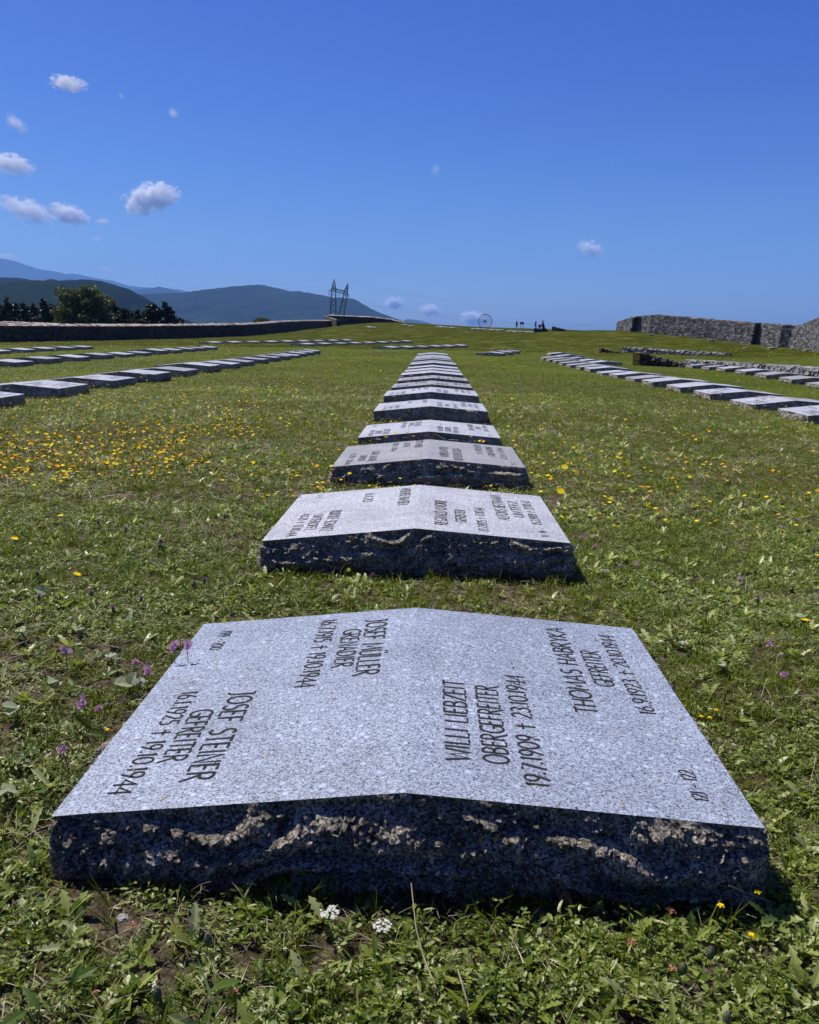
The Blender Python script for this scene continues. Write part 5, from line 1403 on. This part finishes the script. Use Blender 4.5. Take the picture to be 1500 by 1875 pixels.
# white and lilac specks in the meadow
cw = bpy.data.collections.new('p_speck')
for i, (kd, mm) in enumerate((('clover', m_white), ('clover', m_pink), ('thistle', m_purple))):
    cw.objects.link(bpy.data.objects.new('p_speck_%02d' % i, sm(flower_parts(kd, .05, .01), None).mesh('p_speck', [m_stem, mm])))
x, y = band(2.2, 14, 3.2, 1, .05); put('small_wildflowers', cw, 3, x, y, .6, 1.0, (.8, 1.1), .2)
cr_ = bpy.data.collections.new('p_dryhead')
for i in range(2):
    cr_.objects.link(bpy.data.objects.new('p_dryhead_%02d' % i, sm(flower_parts('trefoil', .035, .01), None).mesh('p_dryhead', [m_stem, m_rust])))
x, y = band(.5, 8, 12, 1, .02); k = fnoise(x, y, 1.1, 55) > .56; put('withered_flowers', cr_, 2, x[k], y[k], .4, .9, (.6, 1.1), .4)

# ------------------------------------------------------------------ broad pale leaves and other single plants
def leaf_plant(px, py, sizes, hh, label, mat, name='broad_leaf_plant', shape=2, el=(.1, .7)):
    p = ground_at(px, py, hh); r = empty(name, (p[0], p[1], h1(p[0], p[1])), random.uniform(-.4, .4)); tag(r, label, 'plant')
    for k, s_ in enumerate(sizes):
        a = random.uniform(-2.6, -.5) if k == 0 else random.uniform(0, 6.28)
        base = Vector((random.gauss(0, .012), random.gauss(0, .012), hh * random.uniform(.7, 1.1)))
        mb = MB(); e = random.uniform(*el)
        d = Vector((math.cos(a) * math.cos(e), math.sin(a) * math.cos(e), math.sin(e)))
        n_ = (Vector((0, -.55, 1)) + Vector((random.gauss(0, .3), random.gauss(0, .25), 0))).normalized()
        leaflet(mb, base, d, n_, s_, s_ * .9 if shape == 2 else s_ * .38, random.uniform(.2, 1), .22, shape=shape); mb.build('leaf', mat, r)
        mb = MB(); mb.tube([(0, 0, -.005), base * .6, base], .0011, 4, cap=False, var=.5); mb.build('stalk', m_stem, r)
for a in [(356, 1056, [.042], .05, 'large round pale leaf left of the second stone'), (95, 1087, [.035, .03], .04, 'pale broad leaves at the left between two purple thistles'), (50, 1155, [.03, .03, .022], .035, 'pair of pale leaves near the left edge of the view'),
          (148, 1150, [.034, .02], .035, 'pale folded leaf above the pink single flower'), (190, 1163, [.034], .035, 'narrow upright pale leaf left of the first stone back corner'), (236, 1248, [.040, .034, .03], .045, 'cluster of grey-green broad leaves against the left side of the first stone'),
          (105, 1250, [.025, .022], .03, 'small pale leaf pair left of the first stone'), (30, 1300, [.036, .03], .04, 'pale leaves at the left edge beside the first stone'), (15, 1445, [.034, .03], .04, 'pale leaves at the left edge near the front of the first stone'),
          (682, 1025, [.024, .020, .018], .03, 'small pale leaves in front of the second stone, left of its middle'), (975, 1043, [.028, .018], .05, 'upright rounded leaf in front of the right half of the second stone'), (790, 1040, [.016, .018], .02, 'tiny pale leaves in front of the middle of the second stone'),
          (1330, 1213, [.032, .026], .035, 'pale leaf pair in the grass right of the first stone'), (1350, 1245, [.028], .03, 'small rounded pale leaf right of the first stone'), (1470, 1130, [.028, .02], .035, 'pale leaf at the right edge of the view'), (1100, 1050, [.02, .018], .03, 'small green leaf pair right of the second stone front corner'),
          (1240, 1395, [.026, .02], .03, 'small leaves close to the right side of the first stone')]:
    leaf_plant(a[0], a[1], a[2], a[3], a[4], m_pale)
for a in [(190, 1345, [.055, .045, .04, .035], .03, 'plant with long dark green leaves left of the first stone'), (50, 1385, [.045, .045, .035, .03], .03, 'dark green leaf rosette at the left edge'), (60, 1450, [.04, .04, .03], .03, 'green upright leaves by the left edge, below the rosette'),
          (1100, 1665, [.042, .03, .03], .02, 'broad dark green leaf in front of the right half of the first stone'), (1390, 1690, [.045, .03], .03, 'long green leaf at the lower right near orange flowers'), (455, 1810, [.045, .02], .03, 'bluish green leaf near the bottom left of the middle'),
          (140, 1800, [.045, .035, .03], .02, 'grey-green leaves at the bottom left corner'), (60, 1850, [.05, .04], .03, 'dark broad leaves in the bottom left corner'), (120, 1700, [.03, .035, .03, .025, .03], .01, 'dark narrow-leaved rosette left of the bare soil'), (1460, 1845, [.03, .03], .02, 'broad leaf at the bottom right corner')]:
    leaf_plant(a[0], a[1], a[2], a[3], a[4], m_green, 'leafy_plant', random.choice((0, 1)), (.3, 1.1))
# long stalks and blades
def stalk(pts, rad, label, mat, name='dry_stalk', flat=0):
    P_ = [Vector(ground_at(px, py, hh)) for px, py, hh in pts]
    mb = MB()
    if flat:
        vs = []
        for i, q_ in enumerate(P_):
            w_ = flat * (1 - (i / (len(P_) - 1)) ** 1.5) * .5 + .0002; vs += [q_ - P_[0] + Vector((-w_, 0, 0)), q_ - P_[0] + Vector((w_, 0, w_ * .4))]
        mb.add(vs, [(2 * i, 2 * i + 1, 2 * i + 3, 2 * i + 2) for i in range(len(P_) - 1)])
    else: mb.tube([q_ - P_[0] for q_ in P_], [rad * (1 - .5 * i / len(P_)) for i in range(len(P_))], 5, var=.8)
    o = mb.build(name, mat, loc=tuple(P_[0])); tag(o, label, 'grass stalk' if name != 'grass_blade' else 'grass blade'); return o
stalk([(803, 1822, .015), (775, 1750, .03), (762, 1700, .04), (753, 1617, .07)], .0012, 'long tan dry stalk rising in front of the first stone below its ridge', m_straw)
stalk([(862, 1858, .01), (846, 1800, .03), (838, 1775, .035)], .0014, 'short broken pale stalk near the bottom middle', m_straw)
stalk([(925, 1780, .02), (935, 1735, .03), (948, 1695, .05)], .0009, 'thin pale blade slanting up left of the broad dark leaf', m_straw)
stalk([(448, 1648, .02), (438, 1630, .035), (425, 1615, .05)], 0, 'short pale upright blade against the first stone, left one', m_pale, 'grass_blade', .0045)
stalk([(445, 1648, .02), (455, 1628, .04), (466, 1610, .06)], 0, 'longer pale upright blade against the first stone, right one', m_pale, 'grass_blade', .005)
stalk([(150, 1325, .02), (185, 1300, .05), (215, 1255, .07), (238, 1215, .085)], .0009, 'long thin green stalk bending up to the dull pink clover', m_stem)
stalk([(1115, 1640, .02), (1145, 1605, .06), (1170, 1573, .09)], .0006, 'thin green grass stalk before the right half of the first stone', m_stem)
stalk([(405, 1872, .01), (385, 1820, .03), (362, 1755, .05)], 0, 'broad green grass blade at the bottom left of the middle', m_green, 'grass_blade', .007)
stalk([(1420, 1655, .02), (1380, 1640, .05), (1335, 1622, .08)], .0016, 'leaning green stem under the yellow flower at the front right corner', m_stem)
stalk([(1030, 905, .03), (1030, 880, .08), (1031, 858, .155)], .0010, 'upright stem of the tall yellow flower right of the third stone', m_stem)
# pebble
p = ground_at(225, 1682, .01); mb = MB(); mb.ell((0, 0, 0), (.010, .008, .007), 10, 7, var=.3, jit=.12)
o = mb.build('pebble', m_rub, loc=tuple(p)); tag(o, 'blue-grey pebble on the bare soil in front of the first stone', 'stone')
